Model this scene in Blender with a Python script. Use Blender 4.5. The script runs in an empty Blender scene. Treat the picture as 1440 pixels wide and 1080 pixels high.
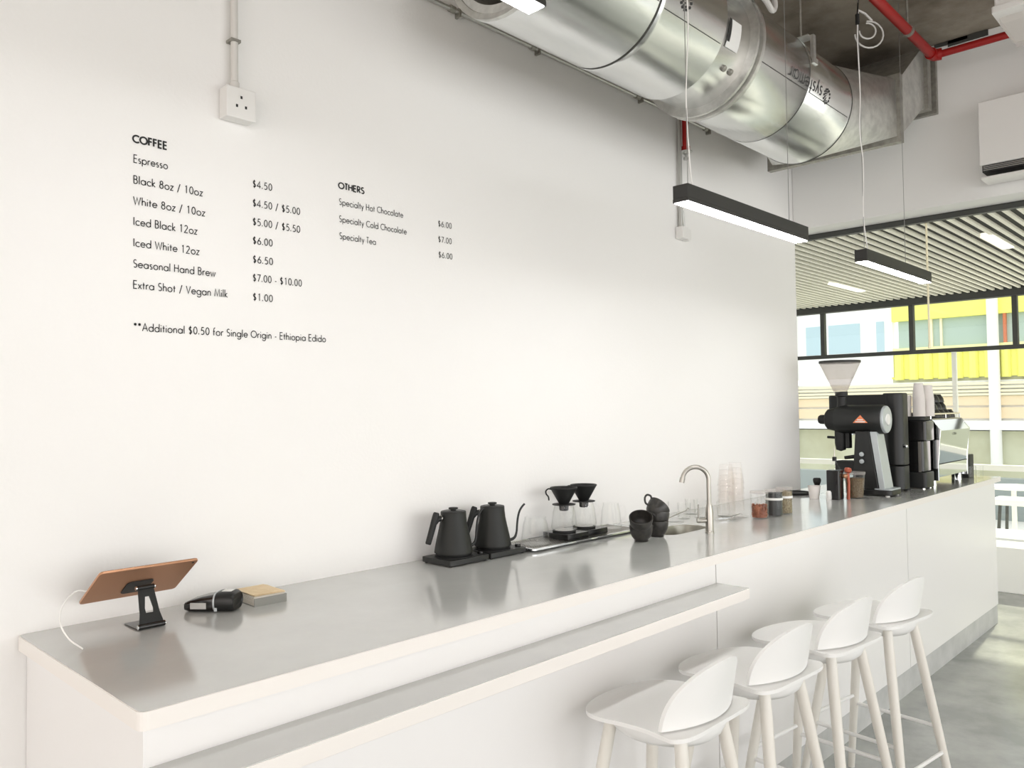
import bpy, math, random
from mathutils import Vector, Matrix
random.seed(7)
S = bpy.context.scene
C = S.collection
PI = math.pi

# ---------------------------------------------------------------- camera
cam = bpy.data.objects.new('camera', bpy.data.cameras.new('camera'))
C.objects.link(cam)
X_ = Vector((0.69274137, 0.01412448, 0.72104778))     # world axes seen in the camera frame (right, down, forward)
Y_ = Vector((-0.72107876, 0.03081533, 0.6921675))
Z_ = Vector((-0.01244282, -0.99942529, 0.03153191))
right = Vector((X_[0], Y_[0], Z_[0])); down = Vector((X_[1], Y_[1], Z_[1])); fwd = Vector((X_[2], Y_[2], Z_[2]))
m = Matrix.Identity(4)
for i in range(3):
    m[i][0] = right[i]; m[i][1] = -down[i]; m[i][2] = -fwd[i]
m[0][3], m[1][3], m[2][3] = -0.570, -2.215, 1.585
cam.matrix_world = m
cam.data.sensor_width = 36.0
cam.data.lens = 36.0 * 1123.1 / 1440.0
cam.data.clip_start = 0.02
S.camera = cam

# ---------------------------------------------------------------- world, light, exposure
w = bpy.data.worlds.new('world'); S.world = w; w.use_nodes = True
bg = w.node_tree.nodes['Background']
bg.inputs['Color'].default_value = (0.97, 0.985, 1.0, 1)
bg.inputs['Strength'].default_value = 1.25
S.view_settings.view_transform = 'Standard'
S.view_settings.look = 'None'
S.view_settings.exposure = 0.31
S.view_settings.gamma = 1.0
S.view_settings.use_curve_mapping = False
S.cycles.transparent_max_bounces = 24

def area(name, loc, rot, sx, sy, power, col):
    l = bpy.data.lights.new(name, 'AREA'); l.shape = 'RECTANGLE'; l.size = sx; l.size_y = sy
    l.energy = power; l.color = col
    o = bpy.data.objects.new(name, l); o.location = loc; o.rotation_euler = rot; C.objects.link(o); return o
# added area lamps: daylight boost behind the camera, warm fill at the left end
area('daylight_boost', (2.9, -6.9, 1.75), (PI/2, 0, 0), 10.4, 2.9, 142, (1.0, 0.985, 0.965))
area('warm_fill', (-3.9, -3.4, 1.6), (0, -PI/2, 0), 2.8, 5.0, 52, (1.0, 0.80, 0.66))
sun = bpy.data.lights.new('sun', 'SUN'); sun.energy = 4.0; sun.angle = math.radians(1.5); sun.color = (1.0, 0.95, 0.72)
so = bpy.data.objects.new('sun', sun); C.objects.link(so)
so.rotation_euler = Vector((0.78, 0.06, 0.62)).to_track_quat('Z', 'Y').to_euler()

# ---------------------------------------------------------------- materials
def mat(name, col, rough=0.5, metal=0.0, spec=0.5, coat=0.0, noise=None, bump=None, emit=None, aniso=0.0, coat_rough=0.08, ior=None):
    M = bpy.data.materials.new(name); M.use_nodes = True
    nt = M.node_tree; b = nt.nodes['Principled BSDF']
    b.inputs['Base Color'].default_value = (*col, 1)
    b.inputs['Roughness'].default_value = rough
    b.inputs['Metallic'].default_value = metal
    b.inputs['Specular IOR Level'].default_value = spec
    b.inputs['Coat Weight'].default_value = coat
    b.inputs['Coat Roughness'].default_value = coat_rough
    b.inputs['Anisotropic'].default_value = aniso
    if ior: b.inputs['IOR'].default_value = ior
    if emit:
        b.inputs['Emission Color'].default_value = (*emit[0], 1); b.inputs['Emission Strength'].default_value = emit[1]
    if noise or bump:
        tc = nt.nodes.new('ShaderNodeTexCoord')
    if noise:   # (scale, colour2, lo, hi, stretch)
        sc, c2, lo, hi, st = noise
        mp = nt.nodes.new('ShaderNodeMapping'); mp.inputs['Scale'].default_value = st
        nz = nt.nodes.new('ShaderNodeTexNoise'); nz.inputs['Scale'].default_value = sc; nz.inputs['Detail'].default_value = 6
        nz.inputs['Roughness'].default_value = 0.6
        rp = nt.nodes.new('ShaderNodeValToRGB')
        rp.color_ramp.elements[0].position = lo; rp.color_ramp.elements[1].position = hi
        rp.color_ramp.elements[0].color = (*col, 1); rp.color_ramp.elements[1].color = (*c2, 1)
        nt.links.new(tc.outputs['Object'], mp.inputs['Vector']); nt.links.new(mp.outputs['Vector'], nz.inputs['Vector'])
        nt.links.new(nz.outputs['Fac'], rp.inputs['Fac']); nt.links.new(rp.outputs['Color'], b.inputs['Base Color'])
    if bump:    # (scale, strength, stretch)
        mp = nt.nodes.new('ShaderNodeMapping'); mp.inputs['Scale'].default_value = bump[2]
        nz = nt.nodes.new('ShaderNodeTexNoise'); nz.inputs['Scale'].default_value = bump[0]; nz.inputs['Detail'].default_value = 4
        bp = nt.nodes.new('ShaderNodeBump'); bp.inputs['Strength'].default_value = bump[1]; bp.inputs['Distance'].default_value = 0.01
        nt.links.new(tc.outputs['Object'], mp.inputs['Vector']); nt.links.new(mp.outputs['Vector'], nz.inputs['Vector'])
        nt.links.new(nz.outputs['Fac'], bp.inputs['Height']); nt.links.new(bp.outputs['Normal'], b.inputs['Normal'])
    return M

def thin_glass(name, tint=(0.97, 0.98, 0.98), fres=1.35, rough=0.0, diffuse=0.0, dcol=(1, 1, 1)):
    """clear thin sheet: see-through with mirror reflections by angle, optionally a little milky"""
    M = bpy.data.materials.new(name); M.use_nodes = True; nt = M.node_tree; nt.nodes.clear()
    out = nt.nodes.new('ShaderNodeOutputMaterial'); mx = nt.nodes.new('ShaderNodeMixShader')
    lw = nt.nodes.new('ShaderNodeLayerWeight'); lw.inputs['Blend'].default_value = 0.5
    pw = nt.nodes.new('ShaderNodeMath'); pw.operation = 'POWER'; pw.inputs[1].default_value = 4.0
    fr = nt.nodes.new('ShaderNodeMath'); fr.operation = 'MULTIPLY_ADD'; fr.inputs[1].default_value = (fres-1.0)*1.5; fr.inputs[2].default_value = 0.018
    nt.links.new(lw.outputs['Facing'], pw.inputs[0]); nt.links.new(pw.outputs[0], fr.inputs[0])
    tr = nt.nodes.new('ShaderNodeBsdfTransparent'); tr.inputs['Color'].default_value = (*tint, 1)
    gl = nt.nodes.new('ShaderNodeBsdfGlossy'); gl.inputs['Roughness'].default_value = rough
    nt.links.new(fr.outputs[0], mx.inputs[0]); nt.links.new(tr.outputs[0], mx.inputs[1]); nt.links.new(gl.outputs[0], mx.inputs[2])
    last = mx
    if diffuse:
        df = nt.nodes.new('ShaderNodeBsdfDiffuse'); df.inputs['Color'].default_value = (*dcol, 1)
        tl = nt.nodes.new('ShaderNodeBsdfTranslucent'); tl.inputs['Color'].default_value = (*dcol, 1)
        ad = nt.nodes.new('ShaderNodeMixShader'); nt.links.new(df.outputs[0], ad.inputs[1]); nt.links.new(tl.outputs[0], ad.inputs[2])
        m2 = nt.nodes.new('ShaderNodeMixShader'); m2.inputs[0].default_value = diffuse
        nt.links.new(mx.outputs[0], m2.inputs[1]); nt.links.new(ad.outputs[0], m2.inputs[2]); last = m2
    nt.links.new(last.outputs[0], out.inputs['Surface'])
    return M

M = {}
M['wall'] = mat('wall_paint', (0.86, 0.85, 0.835), 0.6, bump=(90, 0.06, (1, 1, 1)))
M['beam'] = mat('beam_paint', (0.80, 0.80, 0.785), 0.6)
M['ceiling'] = mat('raw_concrete_ceiling', (0.36, 0.32, 0.26), 0.85, noise=(2.6, (0.17, 0.145, 0.11), 0.38, 0.64, (1, 1, 1)), bump=(14, 0.5, (1, 1, 1)))
M['floor'] = mat('polished_concrete', (0.27, 0.28, 0.27), 0.2, noise=(2.2, (0.44, 0.45, 0.43), 0.38, 0.66, (1, 1, 1)), spec=0.55)
M['laminate'] = mat('white_laminate', (0.86, 0.85, 0.845), 0.35)
M['edge'] = mat('white_edge_banding', (0.87, 0.835, 0.80), 0.4)
M['top'] = mat('grey_satin_worktop', (0.50, 0.51, 0.49), 0.14, ior=1.9, noise=(3, (0.56, 0.565, 0.55), 0.3, 0.7, (1, 1, 1)), bump=(5, 0.05, (1, 1, 1)), spec=0.5, coat=0.25, coat_rough=0.10)
M['plinth'] = mat('concrete_plinth', (0.46, 0.47, 0.46), 0.6, noise=(6, (0.60, 0.60, 0.59), 0.3, 0.7, (1, 1, 1)))
M['galv'] = mat('galvanised_steel', (0.66, 0.68, 0.68), 0.24, 1.0, noise=(3.5, (0.80, 0.81, 0.80), 0.3, 0.7, (0.6, 2, 2)), bump=(7, 0.12, (0.5, 1.5, 1.5)), aniso=0.3)
M['galv_dull'] = mat('dull_galvanised_steel', (0.50, 0.50, 0.48), 0.38, 0.85, noise=(22, (0.66, 0.66, 0.63), 0.35, 0.65, (1, 1, 1)))
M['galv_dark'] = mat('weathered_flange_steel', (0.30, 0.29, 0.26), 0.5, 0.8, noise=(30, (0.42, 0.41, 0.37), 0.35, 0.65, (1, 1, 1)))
M['seam'] = mat('dark_seam', (0.06, 0.06, 0.055), 0.6, 0.3)
M['red'] = mat('red_pipe_paint', (0.36, 0.007, 0.006), 0.4)
M['white_plastic'] = mat('white_plastic', (0.80, 0.79, 0.77), 0.4)
M['conduit'] = mat('painted_conduit', (0.66, 0.64, 0.61), 0.45)
M['conduit_metal'] = mat('steel_conduit', (0.55, 0.55, 0.53), 0.35, 0.9)
M['black'] = mat('matt_black_metal', (0.008, 0.009, 0.009), 0.42)
M['black2'] = mat('soft_black_plastic', (0.005, 0.0055, 0.0055), 0.55)
M['black_gloss'] = mat('gloss_black', (0.007, 0.007, 0.007), 0.2, coat=0.2)
M['kettle'] = mat('matt_charcoal_kettle', (0.013, 0.014, 0.0125), 0.5, spec=0.4)
M['kettle_base'] = mat('kettle_base_black', (0.016, 0.017, 0.016), 0.45)
M['ceramic'] = mat('black_stoneware', (0.020, 0.019, 0.018), 0.35, noise=(60, (0.034, 0.031, 0.027), 0.4, 0.6, (1, 1, 1)))
M['steel'] = mat('brushed_steel', (0.44, 0.42, 0.385), 0.32, 1.0)
M['steel_sink'] = mat('satin_sink_steel', (0.40, 0.39, 0.34), 0.42, 1.0)
M['chrome'] = mat('chrome', (0.80, 0.82, 0.84), 0.06, 1.0)
M['silver'] = mat('silver_disc', (0.50, 0.54, 0.56), 0.4, 0.3)
M['lamp_body'] = mat('dark_grey_lamp_body', (0.028, 0.028, 0.026), 0.5, 0.1)
M['lamp_light'] = mat('lamp_diffuser', (1, 1, 1), 0.5, emit=((1.0, 0.99, 0.975), 31))
M['rose'] = mat('rose_gold_aluminium', (0.54, 0.29, 0.17), 0.38, 0.65)
M['screen'] = mat('dark_glass_screen', (0.01, 0.01, 0.012), 0.08)
M['kraft'] = mat('kraft_card', (0.72, 0.56, 0.34), 0.8, noise=(50, (0.78, 0.63, 0.42), 0.4, 0.6, (1, 1, 1)))
M['paper'] = mat('white_card_edges', (0.74, 0.70, 0.63), 0.8)
M['grey_card'] = mat('grey_card_box', (0.25, 0.25, 0.23), 0.6)
M['stool'] = mat('white_stool_lacquer', (0.84, 0.84, 0.83), 0.42)
M['leg'] = mat('white_stained_ash', (0.72, 0.69, 0.63), 0.45, noise=(4, (0.78, 0.76, 0.71), 0.3, 0.7, (6, 6, 0.5)))
M['glass'] = thin_glass('clear_glass', (0.996, 0.998, 0.996), 1.32)
M['pane'] = thin_glass('window_glass', (0.97, 0.985, 0.98), 1.25)
M['plastic_clear'] = thin_glass('clear_plastic', (0.992, 0.985, 0.98), 1.2, 0.05, 0.035, (0.9, 0.86, 0.83))
M['hopper'] = thin_glass('hopper_plastic', (0.95, 0.93, 0.92), 1.35, 0.08, 0.22, (0.95, 0.92, 0.90))
M['beans'] = mat('red_brown_beans', (0.20, 0.055, 0.022), 0.5, noise=(25, (0.42, 0.15, 0.075), 0.4, 0.6, (1, 1, 1)))
M['beans_dark'] = mat('dark_roast_beans', (0.030, 0.032, 0.033), 0.5)
M['beans_tan'] = mat('green_tan_grounds', (0.30, 0.25, 0.15), 0.8, noise=(140, (0.18, 0.14, 0.08), 0.4, 0.6, (1, 1, 1)))
M['powder'] = mat('brown_powder', (0.17, 0.13, 0.075), 0.9, noise=(160, (0.10, 0.06, 0.03), 0.4, 0.6, (1, 1, 1)))
M['wood_red'] = mat('reddish_wood', (0.40, 0.09, 0.045), 0.45)
M['syrup'] = mat('dark_bottle', (0.010, 0.010, 0.011), 0.15)
M['label_white'] = mat('white_label', (0.80, 0.80, 0.78), 0.6)
M['label_grey'] = mat('grey_label', (0.50, 0.50, 0.48), 0.6)
M['ink'] = mat('black_vinyl', (0.012, 0.012, 0.012), 0.6)
M['ink_grey'] = mat('faded_print', (0.035, 0.037, 0.037), 0.6)
M['orange'] = mat('orange_badge', (0.80, 0.24, 0.10), 0.5)
M['papercup'] = mat('paper_cup', (0.78, 0.74, 0.71), 0.7)
M['frame'] = mat('dark_window_frame', (0.045, 0.047, 0.043), 0.5)
M['frame_light'] = mat('pale_window_frame', (0.88, 0.88, 0.82), 0.45)
M['slat'] = mat('cream_ceiling_slat', (0.95, 0.93, 0.81), 0.5)
M['slat_gap_shade'] = mat('dark_slat_gap_shade', (0.035, 0.036, 0.033), 0.8)
M['tube_panel'] = mat('lit_ceiling_panel', (1, 1, 0.9), 0.5, emit=((1.0, 0.97, 0.82), 0.75))
M['yellow'] = mat('yellow_cladding', (0.94, 0.92, 0.22), 0.5)
M['yellow_pale'] = mat('pale_yellow_paint', (0.93, 0.90, 0.45), 0.6)
M['facade_white'] = mat('white_render', (0.93, 0.93, 0.91), 0.7)
M['facade_cream'] = mat('cream_boards', (0.90, 0.74, 0.50), 0.7)
M['facade_rail'] = mat('cream_rail', (0.93, 0.86, 0.62), 0.7)
M['far_glass'] = mat('green_blue_facade_glass', (0.46, 0.58, 0.50), 0.3)
M['far_glass_b'] = mat('blue_facade_glass', (0.50, 0.66, 0.72), 0.3)
M['far_green'] = mat('olive_hedge_wall', (0.52, 0.51, 0.34), 0.9, noise=(1.2, (0.66, 0.67, 0.50), 0.35, 0.65, (1, 1, 1)))
M['far_grey'] = mat('grey_shopfront', (0.30, 0.34, 0.34), 0.5)
M['far_red'] = mat('orange_red_post', (0.72, 0.22, 0.10), 0.6)
M['pavement'] = mat('pale_pavement', (0.74, 0.73, 0.68), 0.8)
M['rubber'] = mat('translucent_cable', (0.55, 0.54, 0.52), 0.4)
M['wire'] = mat('thin_steel_wire', (0.30, 0.30, 0.29), 0.4, 0.6)
M['white_cable'] = mat('white_cable', (0.86, 0.85, 0.83), 0.4)
M['pad_felt'] = mat('stone_grey_pad', (0.62, 0.60, 0.58), 0.6)

# ---------------------------------------------------------------- mesh helpers
class MB:
    def __init__(s): s.v = []; s.f = []
    def add(s, vs, fs, T=None):
        n = len(s.v)
        s.v += [tuple(T @ Vector(p)) if T else tuple(p) for p in vs]
        s.f += [tuple(n + i for i in f) for f in fs]
        return s
    def box(s, x0, x1, y0, y1, z0, z1, T=None):
        vs = [(x0,y0,z0),(x1,y0,z0),(x1,y1,z0),(x0,y1,z0),(x0,y0,z1),(x1,y0,z1),(x1,y1,z1),(x0,y1,z1)]
        return s.add(vs, [(0,3,2,1),(4,5,6,7),(0,1,5,4),(1,2,6,5),(2,3,7,6),(3,0,4,7)], T)
    def lathe(s, prof, seg=32, T=None, cap0=True, cap1=True, a0=0.0, a1=None):
        full = a1 is None
        a1 = 2*PI if full else a1
        n = seg if full else seg + 1
        vs = []; fs = []
        for r, z in prof:
            for k in range(n):
                a = a0 + (a1-a0)*k/seg
                vs.append((r*math.cos(a), r*math.sin(a), z))
        for i in range(len(prof)-1):
            for k in range(seg):
                k2 = (k+1) % n
                fs.append((i*n+k, i*n+k2, (i+1)*n+k2, (i+1)*n+k))
        if full and cap0 and prof[0][0] > 1e-6: fs.append(tuple(range(n-1, -1, -1)))
        if full and cap1 and prof[-1][0] > 1e-6: fs.append(tuple((len(prof)-1)*n + k for k in range(n)))
        return s.add(vs, fs, T)
    def tube(s, pts, r, seg=10, T=None, caps=True):
        pts = [Vector(p) for p in pts]; rs = r if isinstance(r, (list, tuple)) else [r]*len(pts)
        vs = []; fs = []; up = None
        for i, p in enumerate(pts):
            d = (pts[min(i+1, len(pts)-1)] - pts[max(i-1, 0)]).normalized()
            if up is None:
                up = Vector((0, 0, 1)) if abs(d.z) < 0.9 else Vector((1, 0, 0))
            u = (up - d*up.dot(d)).normalized(); up = u; vv = d.cross(u)
            for k in range(seg):
                a = 2*PI*k/seg
                vs.append(tuple(p + (u*math.cos(a) + vv*math.sin(a))*rs[i]))
        for i in range(len(pts)-1):
            for k in range(seg):
                k2 = (k+1) % seg
                fs.append((i*seg+k, i*seg+k2, (i+1)*seg+k2, (i+1)*seg+k))
        if caps:
            fs.append(tuple(range(seg-1, -1, -1))); fs.append(tuple((len(pts)-1)*seg + k for k in range(seg)))
        return s.add(vs, fs, T)
    def prism(s, poly, h0, h1, T=None):
        n = len(poly)
        vs = [(x, y, h0) for x, y in poly] + [(x, y, h1) for x, y in poly]
        fs = [tuple(range(n-1, -1, -1)), tuple(range(n, 2*n))] + [(i, (i+1) % n, n+(i+1) % n, n+i) for i in range(n)]
        return s.add(vs, fs, T)
    def build(s, name, material, parent=None, loc=(0,0,0), rot=None, smooth=False, bevel=0, seg=2, subsurf=0, ang=35):
        me = bpy.data.meshes.new(name); me.from_pydata(s.v, [], s.f); me.validate(); me.update()
        import bmesh
        b = bmesh.new(); b.from_mesh(me); bmesh.ops.recalc_face_normals(b, faces=b.faces); b.to_mesh(me); b.free()
        if smooth:
            me.polygons.foreach_set('use_smooth', [True]*len(me.polygons))
            me.set_sharp_from_angle(angle=math.radians(ang))
        me.materials.append(material)
        o = bpy.data.objects.new(name, me); C.objects.link(o)
        if parent: o.parent = parent
        o.location = loc
        if rot: o.rotation_euler = rot
        if bevel:
            md = o.modifiers.new('bevel', 'BEVEL'); md.width = bevel; md.segments = seg; md.limit_method = 'ANGLE'; md.angle_limit = math.radians(40)
            me.polygons.foreach_set('use_smooth', [True]*len(me.polygons)); md.harden_normals = True
        if subsurf:
            md = o.modifiers.new('sub', 'SUBSURF'); md.levels = subsurf; md.render_levels = subsurf
        return o

def tag(o, label, cat, group=None, kind=None):
    if label: o['label'] = label
    if cat: o['category'] = cat
    if group: o['group'] = group
    if kind: o['kind'] = kind
    return o
def thing(name, label, cat, loc=(0,0,0), rz=0.0, group=None):
    o = bpy.data.objects.new(name, None); o.empty_display_size = 0.05; C.objects.link(o)
    o.location = loc; o.rotation_euler = (0, 0, rz)
    return tag(o, label, cat, group)
def struct(o): o['kind'] = 'structure'; return o
def lab(o, text): o['label'] = text; return o
def copy_tree(root, loc, rot=None, label=None):
    r = root.copy(); C.objects.link(r); r.location = loc
    if rot is not None: r.rotation_euler = rot
    if label: r['label'] = label
    for ch in list(root.children):
        c = ch.copy(); C.objects.link(c); c.parent = r
        for g in list(ch.children):
            d = g.copy(); C.objects.link(d); d.parent = c
    return r
def T(x=0, y=0, z=0, rx=0, ry=0, rz=0):
    return Matrix.Translation((x, y, z)) @ Matrix.Rotation(rz, 4, 'Z') @ Matrix.Rotation(ry, 4, 'Y') @ Matrix.Rotation(rx, 4, 'X')
def rrect(x0, x1, y0, y1, r, n=5):
    out = []
    for cx, cy, a in ((x1-r, y0+r, -PI/2), (x1-r, y1-r, 0), (x0+r, y1-r, PI/2), (x0+r, y0+r, PI)):
        out += [(cx + r*math.cos(a + PI/2*k/n), cy + r*math.sin(a + PI/2*k/n)) for k in range(n+1)]
    return out
def smoothpath(pts, n=8):
    P = [Vector(p) for p in pts]; P = [2*P[0]-P[1]] + P + [2*P[-1]-P[-2]]; out = []
    for i in range(1, len(P)-2):
        p0, p1, p2, p3 = P[i-1], P[i], P[i+1], P[i+2]
        for k in range(n):
            t = k/n
            out.append(0.5*((2*p1) + (p2-p0)*t + (2*p0-5*p1+4*p2-p3)*t*t + (3*p1-p0-3*p2+p3)*t**3))
    out.append(P[-2]); return out

# ================================================================= ROOM SHELL
X0, X1, YB, H = -4.0, 8.30, -7.0, 3.63      # left end, glazing, window wall behind the camera, slab height
struct(MB().box(X0-0.2, X1, YB-0.2, 4.0, -0.15, 0.0).build('floor', M['floor']))
struct(MB().box(X0, 4.38, 0.0, 0.14, 0.0, H).build('wall_left', M['wall']))
struct(MB().box(X0-0.2, 4.55, YB-0.2, 0.14, H, H+0.25).build('ceiling', M['ceiling']))
struct(MB().box(4.355, 4.56, YB, -0.0, 2.705, H).build('wall_upper_right', M['beam'], bevel=0.006))
struct(MB().box(4.38, 4.56, -0.0, 4.0, 2.705, H).build('wall_upper_far', M['beam']))
struct(MB().box(4.56, X1, 3.6, 3.75, 0.0, 3.0).build('wall_far', M['wall']))
# unseen left end: solid wall, wide opening added for the warm light, and the tall shopfront behind the camera
struct(MB().box(X0-0.15, X0, YB, -6.0, 0, H).box(X0-0.15, X0, -0.8, 0.0, 0, H).box(X0-0.15, X0, -6.0, -0.8, 3.0, H).build('wall_left_end', M['wall']))
struct(MB().box(X0, 6.6, YB-0.12, YB, 3.25, H).box(X0, 6.6, YB-0.12, YB, 0, 0.25).box(6.6, X1, YB-0.12, YB, 0, 3.0).build('wall_shopfront', M['wall']))
wf = struct(MB().box(X0, 6.6, YB-0.10, YB-0.04, 0.25, 0.31).build('window_1', M['frame']))
for k in range(8):
    x = X0 + 0.03 + k*1.5
    MB().box(x-0.03, x+0.03, YB-0.10, YB-0.04, 0.31, 3.25).build('window_post', M['frame'], wf)

# ---- slatted ceiling of the window zone: panel painted dark as the shade in the gaps, one cream slat after another
sc = MB().box(4.56, X1, YB, 3.6, 2.700, 2.76).build('ceiling_slatted', M['slat_gap_shade'])
struct(sc)
slat_me = None
seams = [5.38, 6.85]
for k in range(-48, 90):
    y = -0.176 - 0.0722*k
    if y < -6.0 or y > 3.4 or y < -4.6: continue
    o = MB().box(4.60, 5.378, y-0.011, y+0.011, 2.68, 2.700).box(5.384, X1-0.06, y-0.011, y+0.011, 2.68, 2.700) if slat_me is None else None
    if slat_me is None:
        b0 = MB().box(4.60, 5.378, -0.011, 0.011, 2.68, 2.700).box(5.384, X1-0.06, -0.011, 0.011, 2.68, 2.700)
        s0 = b0.build('slat', M['slat'], sc, (0, y, 0)); slat_me = s0.data
    else:
        s0 = bpy.data.objects.new('slat', slat_me); C.objects.link(s0); s0.parent = sc; s0.location = (0, y, 0)
MB().box(4.56, 4.60, YB, 3.6, 2.672, 2.70).build('slat_rail', M['frame'], sc)
for i, (x0, x1, yy) in enumerate(((5.32, 5.90, -0.870), (6.58, 7.30, 0.655))):
    lab(MB().box(x0, x1, yy-0.036, yy+0.036, 2.672, 2.70).build('light_panel', M['tube_panel'], sc), 'lit rectangular panel between the slats')

# ---- glazing at the far end
wn = thing('window_2', None, None); wn['kind'] = 'structure'
MB().box(X1-0.05, X1+0.05, YB, 3.6, 2.615, 2.715).build('window_head', M['frame'], wn)
MB().box(X1-0.03, X1+0.03, YB, 3.6, 2.105, 2.145).build('transom', M['frame'], wn)
for k in range(-2, 9):
    y = 1.449 - 0.93*k
    MB().box(X1-0.03, X1+0.03, y-0.022, y+0.022, 2.145, 2.615).build('mullion', M['frame'], wn)
for y in (3.0, 0.13, -3.1):
    MB().box(X1-0.02, X1+0.02, y-0.02, y+0.02, 0.38, 2.105).build('mullion', M['frame_light'], wn)
MB().box(X1-0.04, X1+0.04, YB, 3.6, 0.93, 0.985).build('mid_rail', M['frame_light'], wn)
MB().box(X1-0.004, X1+0.004, YB, 3.6, 0.38, 2.105).build('pane', M['pane'], wn)
for k in range(-2, 9):
    y = 1.449 - 0.93*k
    MB().box(X1-0.004, X1+0.004, y-0.93+0.022, y-0.022, 2.145, 2.615).build('pane', M['pane'], wn)
tag(MB().box(7.13, X1-0.05, -4.2, 3.6, 0.0, 0.378).build('window_bench', M['facade_white'], bevel=0.006), 'long low white built-in bench below the far window', 'bench')

# ================================================================= OUTSIDE
FX = 16.0
ob = struct(MB().box(X1, 60, -30, 40, -0.12, -0.02).build('ground_outside', M['pavement']))
bd = thing('yellow_building', 'long low building with yellow cladding and pale columns seen beyond the far window', 'building', (FX, 0, 0))
def fb(name, mt, y0, y1, z0, z1, d0=0.0, d1=0.2, label=None, parent=None):
    o = MB().box(-d0, d1, y0, y1, z0+0.02, z1+0.02).build(name, mt, parent or bd)
    if label: lab(o, label)
    return o
fb('wall', M['facade_white'], 3.25, 14, 2.1, 4.4)
fb('wall', M['facade_white'], -14, 3.25, 3.26, 4.4, -0.03, 0.2)
fb('fascia', M['yellow'], -14, 3.25, 3.19, 3.75, 0.05, 0.1, 'yellow fascia band')
for a, b2 in ((5.0, 4.64), (4.52, 3.88), (3.56, 3.41)):
    fb('window', M['far_glass_b'], b2, a, 2.62, 3.22, 0.012, 0.1)
fb('window', M['far_glass'], -14, 3.16, 2.66, 3.19, -0.05, 0.1)
for y in (2.55, 2.38, 0.2, -1.2, -2.6):
    fb('window_frame', M['facade_rail'], y-0.02, y+0.02, 2.66, 3.19, 0.0, 0.05)
fb('sill_band', M['yellow_pale'], -14, 3.25, 2.55, 2.66, 0.03, 0.1, 'pale yellow sill band')
for k in range(64):                                   # vertical ribs of the yellow cladding, one by one
    y = 3.15 - 0.26*k
    if y < -13.5: break
    o = MB().tube([(0, 0, 2.06), (0, 0, 2.55)], 0.085, 10).build('cladding_rib', M['yellow'], bd, (0.02, y, 0), smooth=True) if k == 0 else None
    if k == 0: rib = o
    else:
        o = bpy.data.objects.new('cladding_rib', rib.data); C.objects.link(o); o.parent = bd; o.location = (0.02, y, 0)
fb('backing', M['yellow'], -14, 3.3, 2.06, 2.55, -0.03, 0.1)
fb('dark_gap', M['far_green'], -14, 3.3, 1.99, 2.06, -0.08, 0.2)
for y in (1.49, -2.4, 5.3, 9.0):
    MB().tube([(-0.12, y, 0.45), (-0.12, y, 4.3)], 0.095, 16).build('column', M['facade_white'], bd, smooth=True)
fb('post', M['far_red'], 1.30, 1.345, 2.66, 3.19, 0.03, 0.05, 'orange red post')
for z in (1.93, 1.86, 1.79, 1.73):
    fb('rail', M['facade_rail'], -14, 14, z-0.022, z+0.022, 0.10, -0.04)
for z0, z1 in ((1.53, 1.70), (1.29, 1.49)):
    fb('board', M['facade_cream'], -14, 14, z0, z1, 0.06, 0.1)
fb('wall_base', M['facade_white'], -14, 14, 1.06, 1.99, 0.0, 0.3)
fb('ledge', M['facade_white'], -14, 14, 1.08, 1.25, 0.18, 0.1)
fb('lower_wall', M['far_green'], -14, 14, -0.04, 1.08, 0.0, 0.3, 'olive green planted lower wall')
# bits standing outside the glass
tb = thing('garden_table', 'round white outdoor table on a pale post just outside the far window', 'table', (9.5, -0.10, -0.02))
MB().lathe([(0.0, 0.675), (0.28, 0.675), (0.29, 0.69), (0.28, 0.70), (0, 0.70)], 32).build('table_top', M['facade_white'], tb, smooth=True)
MB().tube([(0, 0, 0.02), (0, 0, 0.68)], 0.025, 12).build('post', M['frame_light'], tb, smooth=True)
MB().lathe([(0, 0), (0.2, 0), (0.2, 0.015), (0.03, 0.03), (0, 0.03)], 28).build('foot', M['frame_light'], tb, smooth=True)
bn = thing('garden_bench', 'white slab bench on dark legs outside the far window', 'bench', (9.0, -0.75, -0.02))
MB().box(-0.2, 0.2, -0.9, 0.72, 0.56, 0.62).build('seat', M['facade_white'], bn, bevel=0.008)
for sx in (-0.15, 0.15):
    for sy in (-0.8, 0.64):
        MB().tube([(sx, sy, 0.56), (sx*1.25, sy+0.03, 0)], 0.016, 8).build('leg', M['frame'], bn, smooth=True)
gs = MB().box(12.0, 12.2, -14, 14, -0.02, 0.55).build('garden_wall', M['far_grey']); tag(gs, 'low grey wall across the yard outside, behind the round white table', 'wall')

# ================================================================= COUNTER
CT = 1.055
ctr = thing('bar_counter', 'long white laminate bar counter with grey worktop along the menu wall', 'counter', (0, 0, 0))
BX1 = 6.05
MB().box(0.022, 2.068, -0.705, -0.002, 0.135, 1.021).build('carcass', M['laminate'], ctr)
MB().box(2.074, 4.146, -0.705, -0.002, 0.135, 0.86).box(2.074, 4.146, -0.705, -0.43, 0.86, 1.021).box(2.074, 4.146, -0.19, -0.002, 0.86, 1.021).box(2.074, 2.21, -0.43, -0.19, 0.86, 1.021).box(2.65, 4.146, -0.43, -0.19, 0.86, 1.021).build('carcass', M['laminate'], ctr)
MB().box(4.152, BX1, -0.705, -0.002, 0.135, 1.021).build('carcass', M['laminate'], ctr)
MB().box(0.03, BX1-0.005, -0.70, -0.01, 0.0, 0.135).build('plinth', M['plinth'], ctr)
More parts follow.
